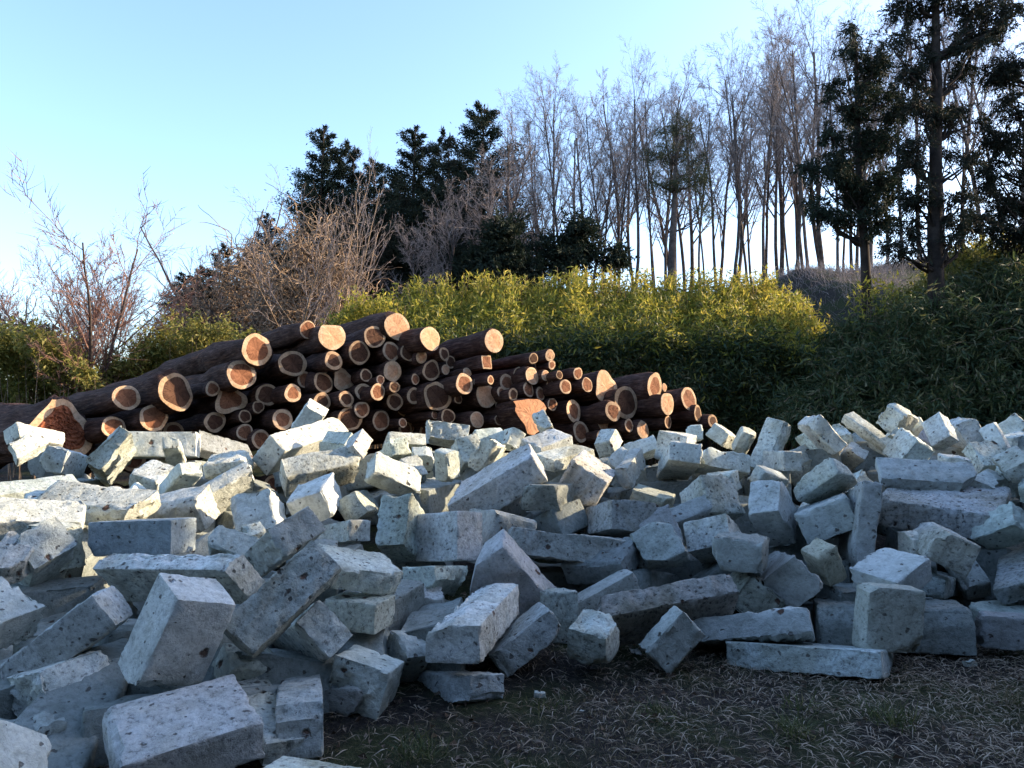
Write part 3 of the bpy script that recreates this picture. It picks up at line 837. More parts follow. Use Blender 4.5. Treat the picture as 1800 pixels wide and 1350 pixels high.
# ------------------------------------------------------------------ logs
LOG_AZ = R(42)                        # logs run away to the left of the view direction
def log_mesh(rng, outline, length, taper, cut, seed):
    """outline: (k,2) polygon of the cut face (y right, z up as seen from the end); x points out of the cut"""
    k = len(outline)
    xs = np.concatenate([[0.0, -.012, -.04], np.linspace(-.15, -length, 12)])
    rows = []
    nz = Noise(rng, 1.3); nz2 = Noise(rng, 5.0)
    bend = rng.normal(size=2) * .05
    for j, x in enumerate(xs):
        f = -x / length
        round_f = smooth01(min(1, -x / .9))
        c = outline.mean(0)
        rad = np.hypot(*(outline - c).T).mean()
        th = np.arctan2(outline[:, 1] - c[1], outline[:, 0] - c[0])
        circ = np.stack([np.cos(th), np.sin(th)], 1) * rad + c
        o2 = outline * (1 - .75 * round_f) + circ * .75 * round_f
        o2 = c + (o2 - c) * (1 - taper * f) * (1.0 if j else .985)
        P = np.column_stack([np.full(k, x), o2])
        dirn = np.column_stack([np.zeros(k), (o2 - c) / rad])
        P = P + dirn * (nz(P) * .022 * rad / .12 + nz2(P) * .009 * rad / .12)[:, None] * (1 if j > 1 else .3)
        P[:, 1] += bend[0] * f * f; P[:, 2] += bend[1] * f * f + .5 * bend[0] * math.sin(f * 5)
        P[:, 0] += (cut[0] * (P[:, 1] - c[0]) + cut[1] * (P[:, 2] - c[1])) * math.exp(-f * 9)
        rows.append(P)
    V = np.concatenate(rows + [np.array([[xs[-1], *outline.mean(0)]])])
    i = np.arange(len(xs) - 1)[:, None] * k + np.arange(k)[None, :]
    j = np.arange(len(xs) - 1)[:, None] * k + (np.arange(k)[None, :] + 1) % k
    Q = np.stack([i, i + k, j + k, j], -1).reshape(-1, 4)
    b = (len(xs) - 1) * k
    T = np.array([[b + a, len(V) - 1, b + (a + 1) % k] for a in range(k)])
    return V, Q, T, rows[0]

def face_mesh(name, rng, outer, inner, m, x_in, x_out, rough=.0, split=None):
    """ring (inner given) or disc between outlines, a few concentric rows"""
    k = len(outer); nz = Noise(rng, 9.0 if rough < .02 else 24.0, 16)
    rows = []
    ts = np.linspace(0, 1, 14 if rough > .02 else 4)
    for t in ts:
        P = outer * (1 - t) + inner * t
        P = P.copy(); P[:, 0] += x_out * (1 - t) + x_in * t
        if rough: P[:, 0] += np.abs(nz(P)) * rough * (t > 0)
        rows.append(P)
    V = np.concatenate(rows)
    i = np.arange(len(ts) - 1)[:, None] * k + np.arange(k)[None, :]
    j = np.arange(len(ts) - 1)[:, None] * k + (np.arange(k)[None, :] + 1) % k
    Q = np.stack([i, j, j + k, i + k], -1).reshape(-1, 4)
    return mesh_np(name, V, [Q], False, m)

LC = {'1': (0, 500, 3.6), '2': (350, 530, 4.5), '3': (650, 530, 4.5), '4': (900, 560, 4.5)}
# crop, centre x, centre y, height, width factor, flag (p pale cut, d weathered end with shade put into its dark colour, t torn, b pushed back), label
LOGS = [
 ('1',1620,410,200,1.0,'',"thick log with pale rim, its end shaded, topmost at the left of the stack"),
 ('1',1530,575,190,1.0,'',"thick log directly under the pale-rimmed topmost left log"),
 ('1',1120,685,240,1.0,'d',"largest dark round log end above the left part of the heap"),
 ('1',800,715,165,1.0,'',"log end with a small notch, left of the largest dark end"),
 ('1',975,840,170,1.15,'',"wide reddish log end below the notched one"),
 ('1',720,905,150,1.15,'',"cracked red log end just above the long pale wall stone"),
 ('1',400,900,340,.8,'t',"torn log end with splintered orange-red wood at the far left"),
 ('1',1345,660,95,1.0,'',""),
 ('1',1455,725,200,.9,'',"broad red triangular log end below the thick left logs"),
 ('1',1690,700,140,.9,'d',""),('1',1635,775,82,.9,'d',""),('1',1360,870,140,.95,'d',""),('1',1550,835,86,.95,'d',""),
 ('1',1550,935,105,.9,'',""),('1',1650,980,120,1.0,'',""),
 ('2',860,225,150,.9,'p',"topmost small log with a split pale and red end, left of the flat orange end"),
 ('2',1050,270,240,.9,'p',"log with a flat-topped orange end at the crest of the stack"),
 ('2',1265,405,190,.85,'d',""),('2',1390,280,190,.8,'d',"dark grey log end tucked left of the highest round log"),
 ('2',1570,200,220,1.0,'p',"highest round log with a wide pale rim at the crest"),
 ('2',1520,395,160,.85,'p',""),('2',1650,405,140,.8,'d',""),('2',1530,550,160,.85,'p',""),('2',1065,465,150,.9,'d',""),
 ('2',740,490,215,1.2,'d',"big ragged dark log end inside the upper left of the stack"),
 ('2',840,620,130,.85,'',""),('2',985,640,180,.9,'d',""),('2',1140,620,170,1.25,'p',"smooth orange-brown wedge-shaped log end in the middle of the stack"),
 ('2',1320,585,100,.9,'d',""),('2',1435,620,80,1.0,'',""),('2',1415,715,150,.85,'',""),('2',1300,715,140,.85,'d',""),
 ('2',1165,770,130,1.0,'d',""),('2',1545,675,90,.95,'d',""),('2',1550,795,150,.85,'d',""),('2',745,725,150,.9,'',""),
 ('2',815,760,120,.8,'db',""),('2',975,790,150,.95,'d',""),('2',1195,920,200,.95,'d',""),('2',1290,855,130,.95,'',"small log end with a bright red heart and pale ring, above the twin-holed stone"),
 ('2',1360,820,120,.8,'db',""),('2',1440,945,160,.85,'',"log end with glowing red heart just above the heap's edge"),
 ('2',1610,960,85,.95,'',""),('2',1670,1000,80,.9,'b',""),('2',660,935,170,.9,'',"red-hearted log end behind the standing stone"),
 ('2',1710,615,90,.85,'',""),('2',1705,750,130,1.1,'d',""),('2',1020,880,120,.9,'db',""),('2',980,530,90,1.0,'db',""),
 ('3',480,290,200,.85,'p',"log with a jagged broken yellow end right of the highest round log"),
 ('3',985,315,190,.85,'p',"long log jutting out to the right with a clean pale end"),
 ('3',590,415,110,.8,'d',""),('3',640,480,110,.8,'db',""),('3',410,440,100,.95,'p',""),('3',485,545,170,.9,'d',""),
 ('3',925,480,135,.75,'p',"small square-cut pale log end under the long jutting log"),
 ('3',750,650,170,.9,'',""),('3',770,560,80,1.0,'p',""),
 ('3',530,750,240,.95,'d',"large dark log end with a pale crack across it"),
 ('3',920,745,190,.85,'p',"clean peach-coloured oval log end right of the cracked one"),
 ('3',955,620,70,.9,'',""),('3',1085,640,130,1.0,'p',""),('3',1285,590,140,.9,'p',""),('3',1175,570,100,.95,'d',""),('3',1295,450,90,.9,'d',""),
 ('3',1425,425,95,.85,'p',"slim log with a pale round end, upper right of the stack"),('3',1440,500,80,.9,'',""),('3',1335,515,90,.85,'db',""),
 ('3',1390,585,80,.95,'p',""),('3',1500,580,65,.85,'d',""),('3',1645,570,100,.9,'',""),('3',1425,655,75,.9,'d',""),
 ('3',1550,675,115,.95,'',""),('3',1720,660,120,.85,'p',""),('3',1255,695,120,.95,'',""),('3',1350,730,110,.95,'',""),
 ('3',1045,720,90,.95,'',""),('3',1135,735,105,.9,'d',""),('3',1445,815,95,.9,'p',""),
 ('3',1610,865,195,.8,'p',"smooth pale oval log end right of the vase-shaped slab"),
 ('3',1270,915,310,1.0,'v',"bright orange vase-shaped log end standing on the heap's edge"),
 ('3',1365,920,150,.8,'db',""),('3',1035,820,120,.9,'d',""),('3',915,895,110,.85,'db',""),('3',850,935,135,.95,'p',""),
 ('3',1020,935,85,.9,'d',""),('3',620,910,125,1.0,'d',""),('3',515,900,62,1.1,'p',""),('3',700,770,75,.9,'d',""),
 ('3',840,640,60,.9,'d',""),('3',600,540,80,.8,'p',""),('3',1670,1030,170,.85,'',""),('3',1740,1010,110,.8,'db',""),
 ('4',735,535,250,.95,'p',"large pale heart-shaped log end at the right of the stack"),
 ('4',905,660,270,.95,'d',"large smooth dark log end below the heart-shaped one"),
 ('4',800,735,155,.8,'p',""),('4',925,845,105,.85,'p',""),('4',720,820,135,.85,'p',""),
 ('4',1130,530,220,.8,'',"log with a slanting cut end near the right end of the stack"),
 ('4',1230,670,175,.85,'p',"small round log end with a pale ring, below the slanting cut"),('4',1205,545,75,.8,'pb',""),
 ('4',1400,640,200,.8,'p',"split log end with one bright splinter, nearly last on the right"),
 ('4',1470,750,130,.8,'d',""),('4',1590,815,110,1.0,'d',"rightmost dark log, low beside the dwarf bamboo"),('4',1235,820,110,.9,'d',""),
 ('4',1055,790,100,.9,'db',""),('4',1035,880,140,.75,'p',""),('4',840,940,100,.85,'d',""),('4',700,930,80,.95,'d',""),('4',615,880,110,.75,'db',""),
]
VASE = np.array([(-115,-125),(-40,-140),(70,-150),(100,-115),(125,-65),(95,-35),(72,-10),(66,60),(60,115),(20,150),(-30,135),(-45,60),(-80,5),(-110,-60),(-98,-95)], float)
TORN = np.array([(-10,-190),(50,-150),(90,-80),(140,-20),(160,60),(150,110),(120,170),(40,190),(-60,180),(-150,120),(-205,15),(-160,-50),(-100,-120),(-60,-185)], float)

def resample(poly, k):
    p = np.vstack([poly, poly[:1]]); s = np.concatenate([[0], np.cumsum(np.hypot(*np.diff(p, axis=0).T))])
    t = np.linspace(0, s[-1], k, endpoint=False)
    return np.stack([np.interp(t, s, p[:, 0]), np.interp(t, s, p[:, 1])], 1)

def build_logs():
    rng = np.random.default_rng(11)
    for n, (cr, cx, cy, h, wf, flag, label) in enumerate(LOGS):
        ox, oy, sc = LC[cr]
        px, py = ox + cx / sc, oy + cy / sc
        d = 9.3 + 2.5 * px / 1220 + rng.uniform(-.12, .25) + (.45 if 'b' in flag else 0)
        if flag == 'v': d -= .35
        az = LOG_AZ + rng.normal() * .05 + R(13) * smooth01((430 - px) / 200)
        pos = at(px, py, d)
        view = math.atan2(px - CX, F)
        cosf = math.cos(az + view)
        dia = h / sc / F * d
        k = 30
        if flag in ('v', 't'):
            src = VASE if flag == 'v' else TORN
            o = resample(src, 44) / sc / F * d
            if flag == 't': o = o * (LC['1'][2] / 3.6)
            out = np.stack([o[:, 0] / max(cosf, .55), -o[:, 1]], 1); k = 44
        else:
            th = np.arange(k) * 2 * math.pi / k
            r = np.ones(k)
            irr = rng.uniform(.02, .07) if 'd' not in flag else rng.uniform(.03, .10)
            for q, a in ((2, 1.0), (3, .9), (4, .5), (5, .4), (7, .25)):
                r += irr * a * math.cos(1) * np.cos(q * th + rng.uniform(0, 6.28))
            if label.startswith("large pale heart") or "triangular" in label or "wedge" in label:
                r += .16 * np.cos(3 * th + .6)
            if "square-cut" in label:
                r = 1 / np.maximum(np.abs(np.cos(th)), np.abs(np.sin(th))) * .85
            if "flat-topped" in label:
                r = np.minimum(r, .72 / np.maximum(np.sin(th), .3))
            out = np.stack([np.cos(th) * r * (1 + (wf - .9) * .5), np.sin(th) * r], 1) * dia / 2
        length = rng.uniform(3.6, 5.0) + 1.4 * smooth01((430 - px) / 200)
        cut = (rng.normal() * .07, rng.normal() * .08)
        V, Q, T, rim = log_mesh(rng, out, length, rng.uniform(.05, .18), cut, n)
        o = obj("log", mesh_np("log", V, [Q, T], True, M_BARK))
        tilt = .06 + .05 * (1 - px / 1220) + rng.normal() * .012
        xdir = np.array([math.sin(az), -math.cos(az), tilt]); xdir /= np.linalg.norm(xdir)
        ydir = np.cross([0, 0, 1.0], xdir); ydir /= np.linalg.norm(ydir)
        zdir = np.cross(xdir, ydir)
        Mx = Matrix.Identity(4)
        for a in range(3):
            Mx[a][0], Mx[a][1], Mx[a][2], Mx[a][3] = xdir[a], ydir[a], zdir[a], pos[a]
        o.matrix_world = Mx
        c3 = rim.mean(0)
        hf = rng.uniform(.66, .80) if 'p' not in flag else rng.uniform(.6, .86)
        wob = 1 + .05 * np.cos(np.arange(k) * 2 * math.pi / k * 3 + rng.uniform(0, 6)) + .03 * np.cos(np.arange(k) * 2 * math.pi / k * 5 + rng.uniform(0, 6))
        inner = c3 + (rim - c3) * (hf * wob)[:, None]
        shade = rng.uniform(.8, 1.1)
        if flag == 'v':
            s = obj("cut_face", face_mesh("cut_face", rng, rim, c3 + (rim - c3) * .02, M_PALE, .004, .002, .004), o)
            s.color = (1.15, 1.0, .9, 1)
        else:
            s = obj("sapwood", face_mesh("sapwood", rng, rim, inner, M_SAP, .003, 0, .002), o)
            hm = M_PALE if ('p' in flag and rng.uniform() < .65) else M_HEART
            ht = obj("heartwood", face_mesh("heartwood", rng, inner, c3 + (inner - c3) * .02, hm, .006, .003, 0.024 if flag == 't' else .004), o)
            g = shade * (.42 if 'd' in flag else 1.0)
            s.color = (shade * (.8 if 'd' in flag else 1), shade * (.78 if 'd' in flag else 1), shade * (.75 if 'd' in flag else 1), 1)
            ht.color = (g * (.9 if 'd' in flag else 1), g, g * (1.1 if 'd' in flag else 1), 1)
            if flag == 't': ht.color = (1.05, .8, .7, 1)
        if label: tag(o, label, "log", "logs of the stack")
        else:
            big = dia > .26
            zone = "left" if px < 560 else ("middle" if px < 860 else "right")
            if 'd' in flag: what = "thick log end with shade-darkened heart" if big else "slim log end with shade-darkened heart"
            elif 'p' in flag: what = "thick freshly cut pale log end" if big else "slim freshly cut pale log end"
            else: what = "thick red-hearted log end with pale ring" if big else "slim red-hearted log end with pale ring"
            where = {"left": "below the long logs running left", "middle": "under the crest of the stack", "right": "where the stack slopes down towards the dwarf bamboo"}[zone]
            tag(o, f"{what} {where}", "log", "logs of the stack")
    # hidden inner logs that carry the stack
    for i in range(26):
        px = rng.uniform(120, 1180); d = 9.9 + 2.5 * px / 1220
        top = np.interp(px, [0, 300, 600, 900, 1250], [.75, 1.15, 1.7, 1.25, .55])
        z = rng.uniform(.18, max(.3, top)); x = (px - CX) / F * d
        th = np.arange(20) * 2 * math.pi / 20
        out = np.stack([np.cos(th), np.sin(th)], 1) * rng.uniform(.11, .17)
        V, Q, T, rim = log_mesh(rng, out, 4.2, .1, (0, 0), i)
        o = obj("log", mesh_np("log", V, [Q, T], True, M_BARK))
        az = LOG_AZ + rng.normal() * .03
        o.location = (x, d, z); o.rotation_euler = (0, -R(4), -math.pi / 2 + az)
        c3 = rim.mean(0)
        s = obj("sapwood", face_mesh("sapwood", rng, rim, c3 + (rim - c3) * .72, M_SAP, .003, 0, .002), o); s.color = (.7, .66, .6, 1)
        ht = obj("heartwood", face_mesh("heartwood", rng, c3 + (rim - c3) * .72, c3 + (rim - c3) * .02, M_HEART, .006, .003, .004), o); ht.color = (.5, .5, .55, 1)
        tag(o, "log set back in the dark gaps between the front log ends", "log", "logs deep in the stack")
build_logs()

# ------------------------------------------------------------------ stone blocks
def stone_mesh(seed, L, res, wear=1.0, broken=0, grooves=0.0):
    rng = np.random.default_rng(seed)
    L = np.asarray(L, float); h = L / 2
    ax = []
    for a in range(3):
        e = min(.03, L[a] * .15)
        m = max(2, int(round((L[a] - 2 * e) / res)))
        ax.append(np.concatenate([[-h[a], -h[a] + e * .4], np.linspace(-h[a] + e, h[a] - e, m + 1), [h[a] - e * .4, h[a]]]))
    nx, ny, nz = [len(a) for a in ax]
    idx = -np.ones((nx, ny, nz), int)
    I, J, K = np.meshgrid(np.arange(nx), np.arange(ny), np.arange(nz), indexing='ij')
    sf = (I == 0) | (I == nx - 1) | (J == 0) | (J == ny - 1) | (K == 0) | (K == nz - 1)
    idx[sf] = np.arange(sf.sum())
    V = np.stack([ax[0][I[sf]], ax[1][J[sf]], ax[2][K[sf]]], 1)
    Q = []
    def quads(g, flip):
        q = np.stack([g[:-1, :-1], g[1:, :-1], g[1:, 1:], g[:-1, 1:]], -1).reshape(-1, 4)
        Q.append(q[:, ::-1] if flip else q)
    quads(idx[0], True); quads(idx[-1], False)
    quads(idx[:, 0], False); quads(idx[:, -1], True)
    quads(idx[:, :, 0], True); quads(idx[:, :, -1], False)
    P0 = V.copy()
    n1, n2, n3, n4 = Noise(rng, 2.2), Noise(rng, 9.0), Noise(rng, 26.0, 14), Noise(rng, 5.0)
    # broken end: sheared, uneven
    big = int(np.argmax(L))
    for b in range(broken):
        sgn = 1 if rng.uniform() < .5 else -1
        o = [a for a in range(3) if a != big]
        sl = rng.normal(size=2) * .35
        over = sgn * V[:, big] - (h[big] * rng.uniform(.86, .97) + sl[0] * V[:, o[0]] + sl[1] * V[:, o[1]] + n4(P0) * .012)
        k = np.maximum(over, 0)
        V[:, big] -= sgn * k * .97
    # knocked-off corners and edges
    for b in range(rng.integers(1, 4) if res < .06 else 1):
        nn = rng.choice([-1, 1], 3) * np.where(rng.uniform(0, 1, 3) < .72, rng.uniform(.35, 1, 3), 0)
        if (nn != 0).sum() < 2: continue
        nn = nn / np.linalg.norm(nn)
        reach = np.abs(nn * h).sum()
        off_ = reach - rng.uniform(.012, .055) - .008 * n2(P0) - .006 * n3(P0)
        k = np.maximum(V @ nn - off_, 0)[:, None]
        V -= nn * k
    # worn, chipped edges: varying rounding radius
    rad = (.007 + .018 * np.maximum(0, n2(P0)) + .045 * np.maximum(0, n4(P0) - .75)) * wear
    rad = np.clip(rad, .006, L.min() * .3)[:, None]
    hh = np.abs(V).max(0)
    inner = np.sign(V) * np.minimum(np.abs(V), hh - rad)
    dlt = V - inner
    ln = np.linalg.norm(dlt, axis=1)[:, None]
    Vr = np.where(ln > 1e-6, inner + dlt / np.maximum(ln, 1e-6) * np.minimum(ln, rad), V)
    # face roughness: some faces sawn, some rough-split
    face = np.argmax(np.abs(P0) / h, axis=1) * 2 + (np.take_along_axis(P0, np.argmax(np.abs(P0) / h, axis=1)[:, None], 1)[:, 0] > 0)
    amp = np.where(rng.uniform(0, 1, 6) < .45, rng.uniform(.006, .014, 6), rng.uniform(.001, .004, 6))[face]
    nrm = dlt / np.maximum(ln, 1e-6)
    nrm = np.where(ln > 1e-6, nrm, 0)
    far = np.zeros_like(P0); a_ = np.argmax(np.abs(P0) / h, axis=1); far[np.arange(len(P0)), a_] = np.sign(P0[np.arange(len(P0)), a_])
    nrm = np.where(ln > 1e-6, nrm, far)
    disp = n1(P0) * .004 + n2(P0) * amp * .6 + n3(P0) * amp * .55 - np.maximum(0, n2(P0 * 1.7 + 3) - 1.1) * .012
    if grooves:
        lng, mid_ = int(np.argsort(L)[2]), int(np.argsort(L)[1])
        disp = disp + grooves * (np.abs(np.sin(P0[:, lng] * 48 + P0[:, mid_] * 34 + .6 * n1(P0))) - .6)
    Vr = Vr + nrm * (disp * wear)[:, None]
    me = mesh_np("stone_block", Vr, [np.concatenate(Q)], True, M_STONE)
    me.set_sharp_from_angle(angle=R(38))
    return me

# each block: key, centre, orientation, size in metres
STONES = [
 ('F1',(-1.367,3.181,0.431),(0.7073,-0.5564,-0.1421,0.4122),(0.265,0.412,0.224)),
 ('F2',(-1.890,3.272,0.195),(0.5366,-0.6416,-0.4492,0.3142),(0.247,0.189,0.300)),
 ('F3',(-1.617,3.768,0.552),(-0.0367,0.1656,0.9109,-0.3760),(0.784,0.290,0.129)),
 ('F4',(-1.959,3.397,0.330),(0.6052,-0.6620,0.2675,0.3520),(0.163,0.532,0.252)),
 ('F5',(-2.412,3.532,0.401),(0.3537,-0.5244,0.6651,-0.3969),(0.416,0.175,0.300)),
 ('F6',(-1.213,2.888,0.150),(0.2258,-0.1979,0.7411,-0.6006),(0.475,0.147,0.393)),
 ('F7',(-1.694,2.464,0.183),(-0.3411,0.4329,-0.1722,0.8165),(0.321,0.199,0.300)),
 ('F8',(-1.066,3.277,0.113),(0.1509,-0.2578,0.7155,-0.6315),(0.159,0.093,0.770)),
 ('F9',(-0.885,3.270,0.085),(-0.1080,0.0805,-0.6749,0.7256),(0.177,0.203,0.583)),
 ('F10',(-0.712,2.646,-0.039),(0.0860,-0.0162,-0.6437,0.7603),(0.304,0.300,0.300)),
 ('F11',(-1.012,3.439,0.515),(0.2139,0.2844,-0.4379,0.8256),(0.193,0.517,0.153)),
 ('F12',(-0.791,3.968,0.542),(0.0910,-0.2968,0.7378,-0.5994),(0.389,0.113,0.285)),
 ('F12b',(-1.219,4.150,0.654),(-0.4290,-0.1514,0.8307,-0.3209),(0.162,0.430,0.263)),
 ('F13',(-0.755,3.866,0.355),(-0.1291,0.1052,0.7006,-0.6938),(0.283,0.144,0.209)),
 ('F14',(-1.049,3.848,0.194),(0.8723,-0.2824,0.3740,0.1394),(0.222,0.952,0.145)),
 ('F15',(-0.674,3.575,0.110),(0.1333,0.0500,-0.6600,0.7376),(0.269,0.220,0.298)),
 ('F16',(-0.707,3.545,0.068),(-0.1543,0.1874,0.6951,-0.6767),(0.208,0.133,0.216)),
 ('F17',(-0.299,3.844,0.006),(0.2955,-0.3832,-0.5392,0.6893),(0.593,0.118,0.251)),
 ('F18',(-0.178,3.983,0.291),(0.0614,-0.0772,-0.7016,0.7057),(0.258,0.173,0.934)),
 ('F19',(0.060,4.109,0.155),(-0.2763,-0.1694,-0.6321,0.7039),(0.386,0.138,0.398)),
 ('F20',(-0.024,4.662,0.305),(-0.2451,-0.3517,0.7586,-0.4907),(0.564,0.391,0.200)),
 ('F21',(0.423,4.021,0.179),(-0.1912,0.1287,0.7770,-0.5858),(0.213,0.186,0.233)),
 ('F22',(0.846,4.353,0.235),(-0.3328,0.9371,0.0963,0.0417),(0.806,0.139,0.300)),
 ('F23',(0.842,4.086,0.148),(-0.0372,0.9244,0.0866,0.3697),(0.281,0.134,0.200)),
 ('F24',(1.334,4.377,0.127),(0.1637,0.0858,0.8241,0.5354),(0.665,0.134,0.338)),
 ('F25',(1.629,4.255,0.012),(0.1825,-0.1992,-0.5970,0.7554),(0.768,0.133,0.537)),
 ('F26',(2.000,4.131,0.254),(0.7069,-0.7047,0.0074,0.0603),(0.309,0.337,0.140)),
 ('F27',(2.177,4.494,0.128),(0.0884,-0.1100,-0.6806,0.7189),(0.791,0.237,0.357)),
 ('F27b',(2.736,4.285,0.146),(0.5545,-0.5416,-0.4381,0.4552),(0.134,0.179,0.300)),
 ('F28',(2.869,4.544,0.132),(0.7745,-0.6302,-0.0540,0.0005),(0.284,0.159,0.241)),
 ('M1',(3.112,5.557,0.686),(-0.2317,0.2009,0.7314,-0.6092),(0.734,0.194,0.823)),
 ('M1b',(3.066,5.717,0.890),(-0.0777,0.0855,0.8691,-0.4809),(0.668,0.117,0.271)),
 ('M2',(2.316,5.180,0.578),(0.6302,-0.7588,0.1624,-0.0279),(0.123,0.552,0.718)),
 ('M3',(2.664,4.808,0.526),(0.6672,-0.4192,-0.3409,0.5127),(0.459,0.200,0.254)),
 ('M4',(3.216,4.835,0.404),(0.3966,0.7383,0.2069,-0.5047),(0.109,0.302,0.958)),
 ('M5',(2.665,5.060,0.264),(0.2893,-0.1695,-0.6360,0.6951),(0.378,0.127,0.750)),
 ('M6',(1.890,4.689,0.433),(-0.3421,0.4524,0.7503,-0.3397),(0.165,0.273,0.147)),
 ('M7',(1.717,4.904,0.301),(0.6286,-0.6598,0.3606,0.1985),(0.234,0.232,0.873)),
 ('M8',(1.417,4.782,0.489),(0.1602,-0.1174,-0.6663,0.7188),(0.286,0.195,0.506)),
 ('M9',(1.339,5.123,0.517),(0.1268,-0.2418,-0.4776,0.8351),(0.298,0.207,0.300)),
 ('M10',(1.458,5.648,0.701),(0.9422,-0.2760,-0.0137,0.1894),(0.299,0.300,0.299)),
 ('M11',(1.840,5.453,0.657),(-0.0355,0.3096,0.8647,-0.3939),(0.223,0.361,0.306)),
 ('M12',(2.250,5.517,0.863),(-0.4316,0.7603,-0.1475,0.4625),(0.382,0.144,0.300)),
 ('M13',(2.597,6.095,0.636),(-0.0986,0.5171,0.6828,-0.5066),(0.502,0.300,0.338)),
 ('M14',(2.176,5.341,0.635),(0.6403,-0.7180,-0.0048,-0.2727),(0.339,0.216,0.583)),
 ('M15',(0.386,5.225,0.441),(0.6360,-0.7671,0.0022,0.0834),(0.879,0.170,0.607)),
 ('M16',(0.761,5.666,0.570),(0.6322,-0.7710,-0.0113,0.0765),(0.328,0.203,0.961)),
 ('M17',(1.270,5.556,0.577),(-0.3707,0.9096,0.0738,0.1725),(0.354,0.139,0.300)),
 ('M18',(0.272,5.864,0.725),(0.1452,-0.1415,-0.6739,0.7105),(0.264,0.192,0.473)),
 ('M19',(0.611,6.244,0.831),(0.7372,-0.6097,0.2735,0.0997),(0.333,0.253,0.515)),
 ('M20',(1.016,6.609,0.894),(0.5468,-0.6005,-0.4974,0.3052),(0.815,0.175,0.121)),
 ('M21',(1.113,6.217,0.596),(-0.1987,0.0209,0.7522,-0.6280),(0.320,0.300,0.300)),
 ('M22',(1.437,6.644,0.944),(0.9860,-0.1464,0.0740,-0.0303),(0.268,0.694,0.164)),
 ('M23',(1.492,6.953,1.063),(0.6796,-0.6688,0.2609,-0.1513),(0.287,0.263,0.300)),
 ('M24',(0.965,7.700,1.090),(0.8148,-0.5044,0.0570,-0.2799),(0.186,0.178,0.300)),
 ('M25',(1.251,7.374,1.022),(0.5448,-0.8197,-0.0699,-0.1627),(0.328,0.151,0.250)),
 ('M26',(0.999,7.117,0.903),(-0.4643,0.8181,0.2351,0.2446),(0.220,0.140,0.300)),
 ('M27',(0.316,6.901,1.100),(0.2901,-0.1832,0.7717,-0.5355),(0.388,0.114,0.265)),
 ('M28',(0.451,6.663,0.981),(-0.3268,0.2679,0.7118,-0.5610),(0.260,0.115,0.490)),
 ('C1',(-0.127,6.106,0.788),(0.1788,0.2007,0.7434,-0.6124),(0.786,0.236,0.519)),
 ('C2',(-0.941,6.229,0.840),(0.6798,-0.0570,-0.5361,0.4973),(0.226,0.155,0.468)),
 ('C3',(-1.350,6.678,1.072),(0.7588,-0.0328,-0.3881,0.5221),(0.277,0.174,0.142)),
 ('C4',(-1.604,6.496,0.884),(0.9018,-0.3537,-0.1676,0.1834),(0.648,0.259,0.216)),
 ('C5',(-2.020,7.455,1.076),(0.7804,-0.2690,-0.2785,0.4911),(1.044,0.325,0.215)),
 ('C6',(-2.133,8.100,1.311),(0.7534,-0.5819,0.1385,0.2732),(0.231,0.329,0.300)),
 ('C7',(-1.590,7.109,0.997),(-0.1044,0.2234,0.9053,-0.3459),(0.302,0.300,0.304)),
 ('C8',(-1.198,6.036,0.627),(-0.1523,-0.3372,-0.6018,0.7078),(0.174,0.204,0.299)),
 ('C9',(-1.502,5.920,0.689),(0.0985,0.1540,0.7955,-0.5777),(0.304,0.236,0.350)),
 ('C10',(-1.829,5.605,0.571),(-0.1224,-0.1309,-0.4778,0.8600),(0.311,0.411,0.291)),
 ('C11',(-2.258,6.091,0.741),(0.8987,-0.2488,-0.3147,0.1771),(0.451,0.399,0.133)),
 ('C12',(-2.500,5.704,0.616),(0.0560,0.0967,0.8002,-0.5892),(0.556,0.255,0.300)),
 ('C13',(-2.243,4.716,0.595),(0.6754,-0.7356,0.0196,-0.0480),(0.520,0.205,0.300)),
 ('C13b',(-2.736,4.650,0.554),(0.4441,-0.3868,0.6204,-0.5180),(0.140,0.254,0.300)),
 ('C14',(-2.770,4.545,0.485),(-0.3570,-0.1239,0.8143,-0.4406),(0.221,0.443,0.259)),
 ('C15',(-2.960,4.850,0.683),(0.0826,-0.1982,0.8021,-0.5572),(0.487,0.139,0.300)),
 ('C16',(-2.854,5.307,0.725),(0.8446,-0.5292,0.0669,-0.0473),(0.785,0.150,0.300)),
 ('C17a',(-3.578,5.828,0.770),(0.2507,-0.2684,0.7480,-0.5528),(0.526,0.122,0.263)),
 ('C17b',(-3.148,5.480,0.664),(0.2179,-0.2466,0.7445,-0.5809),(0.511,0.250,0.299)),
 ('C18',(-3.398,5.092,0.584),(0.5759,-0.2147,0.2405,-0.7513),(0.218,0.179,0.300)),
 ('C19',(-4.628,7.489,1.128),(0.4885,0.2175,-0.5957,0.5993),(0.158,0.180,0.532)),
 ('C20',(-4.390,6.961,1.054),(-0.3195,-0.1250,0.8521,-0.3953),(0.175,0.135,0.300)),
 ('C21',(-3.956,6.780,0.938),(0.0414,0.1078,-0.6331,0.7655),(0.242,0.206,0.427)),
 ('C22',(-3.667,7.092,0.970),(-0.2783,-0.1540,0.9318,-0.1750),(0.142,0.954,0.391)),
 ('C23',(-3.514,7.713,1.056),(-0.1095,0.1031,-0.6699,0.7271),(0.695,0.247,0.474)),
 ('C24',(-3.117,7.111,1.015),(0.9527,-0.2582,-0.0845,0.1365),(0.155,0.377,0.131)),
 ('C25',(-3.249,8.609,0.981),(-0.3039,0.7626,0.4652,-0.3312),(1.000,0.295,0.129)),
 ('C26',(-2.526,6.910,0.913),(0.7540,-0.6416,-0.1344,0.0418),(0.374,0.145,0.530)),
 ('C27',(-2.714,6.320,0.811),(0.8928,-0.2630,-0.0406,0.3635),(0.179,0.446,0.122)),
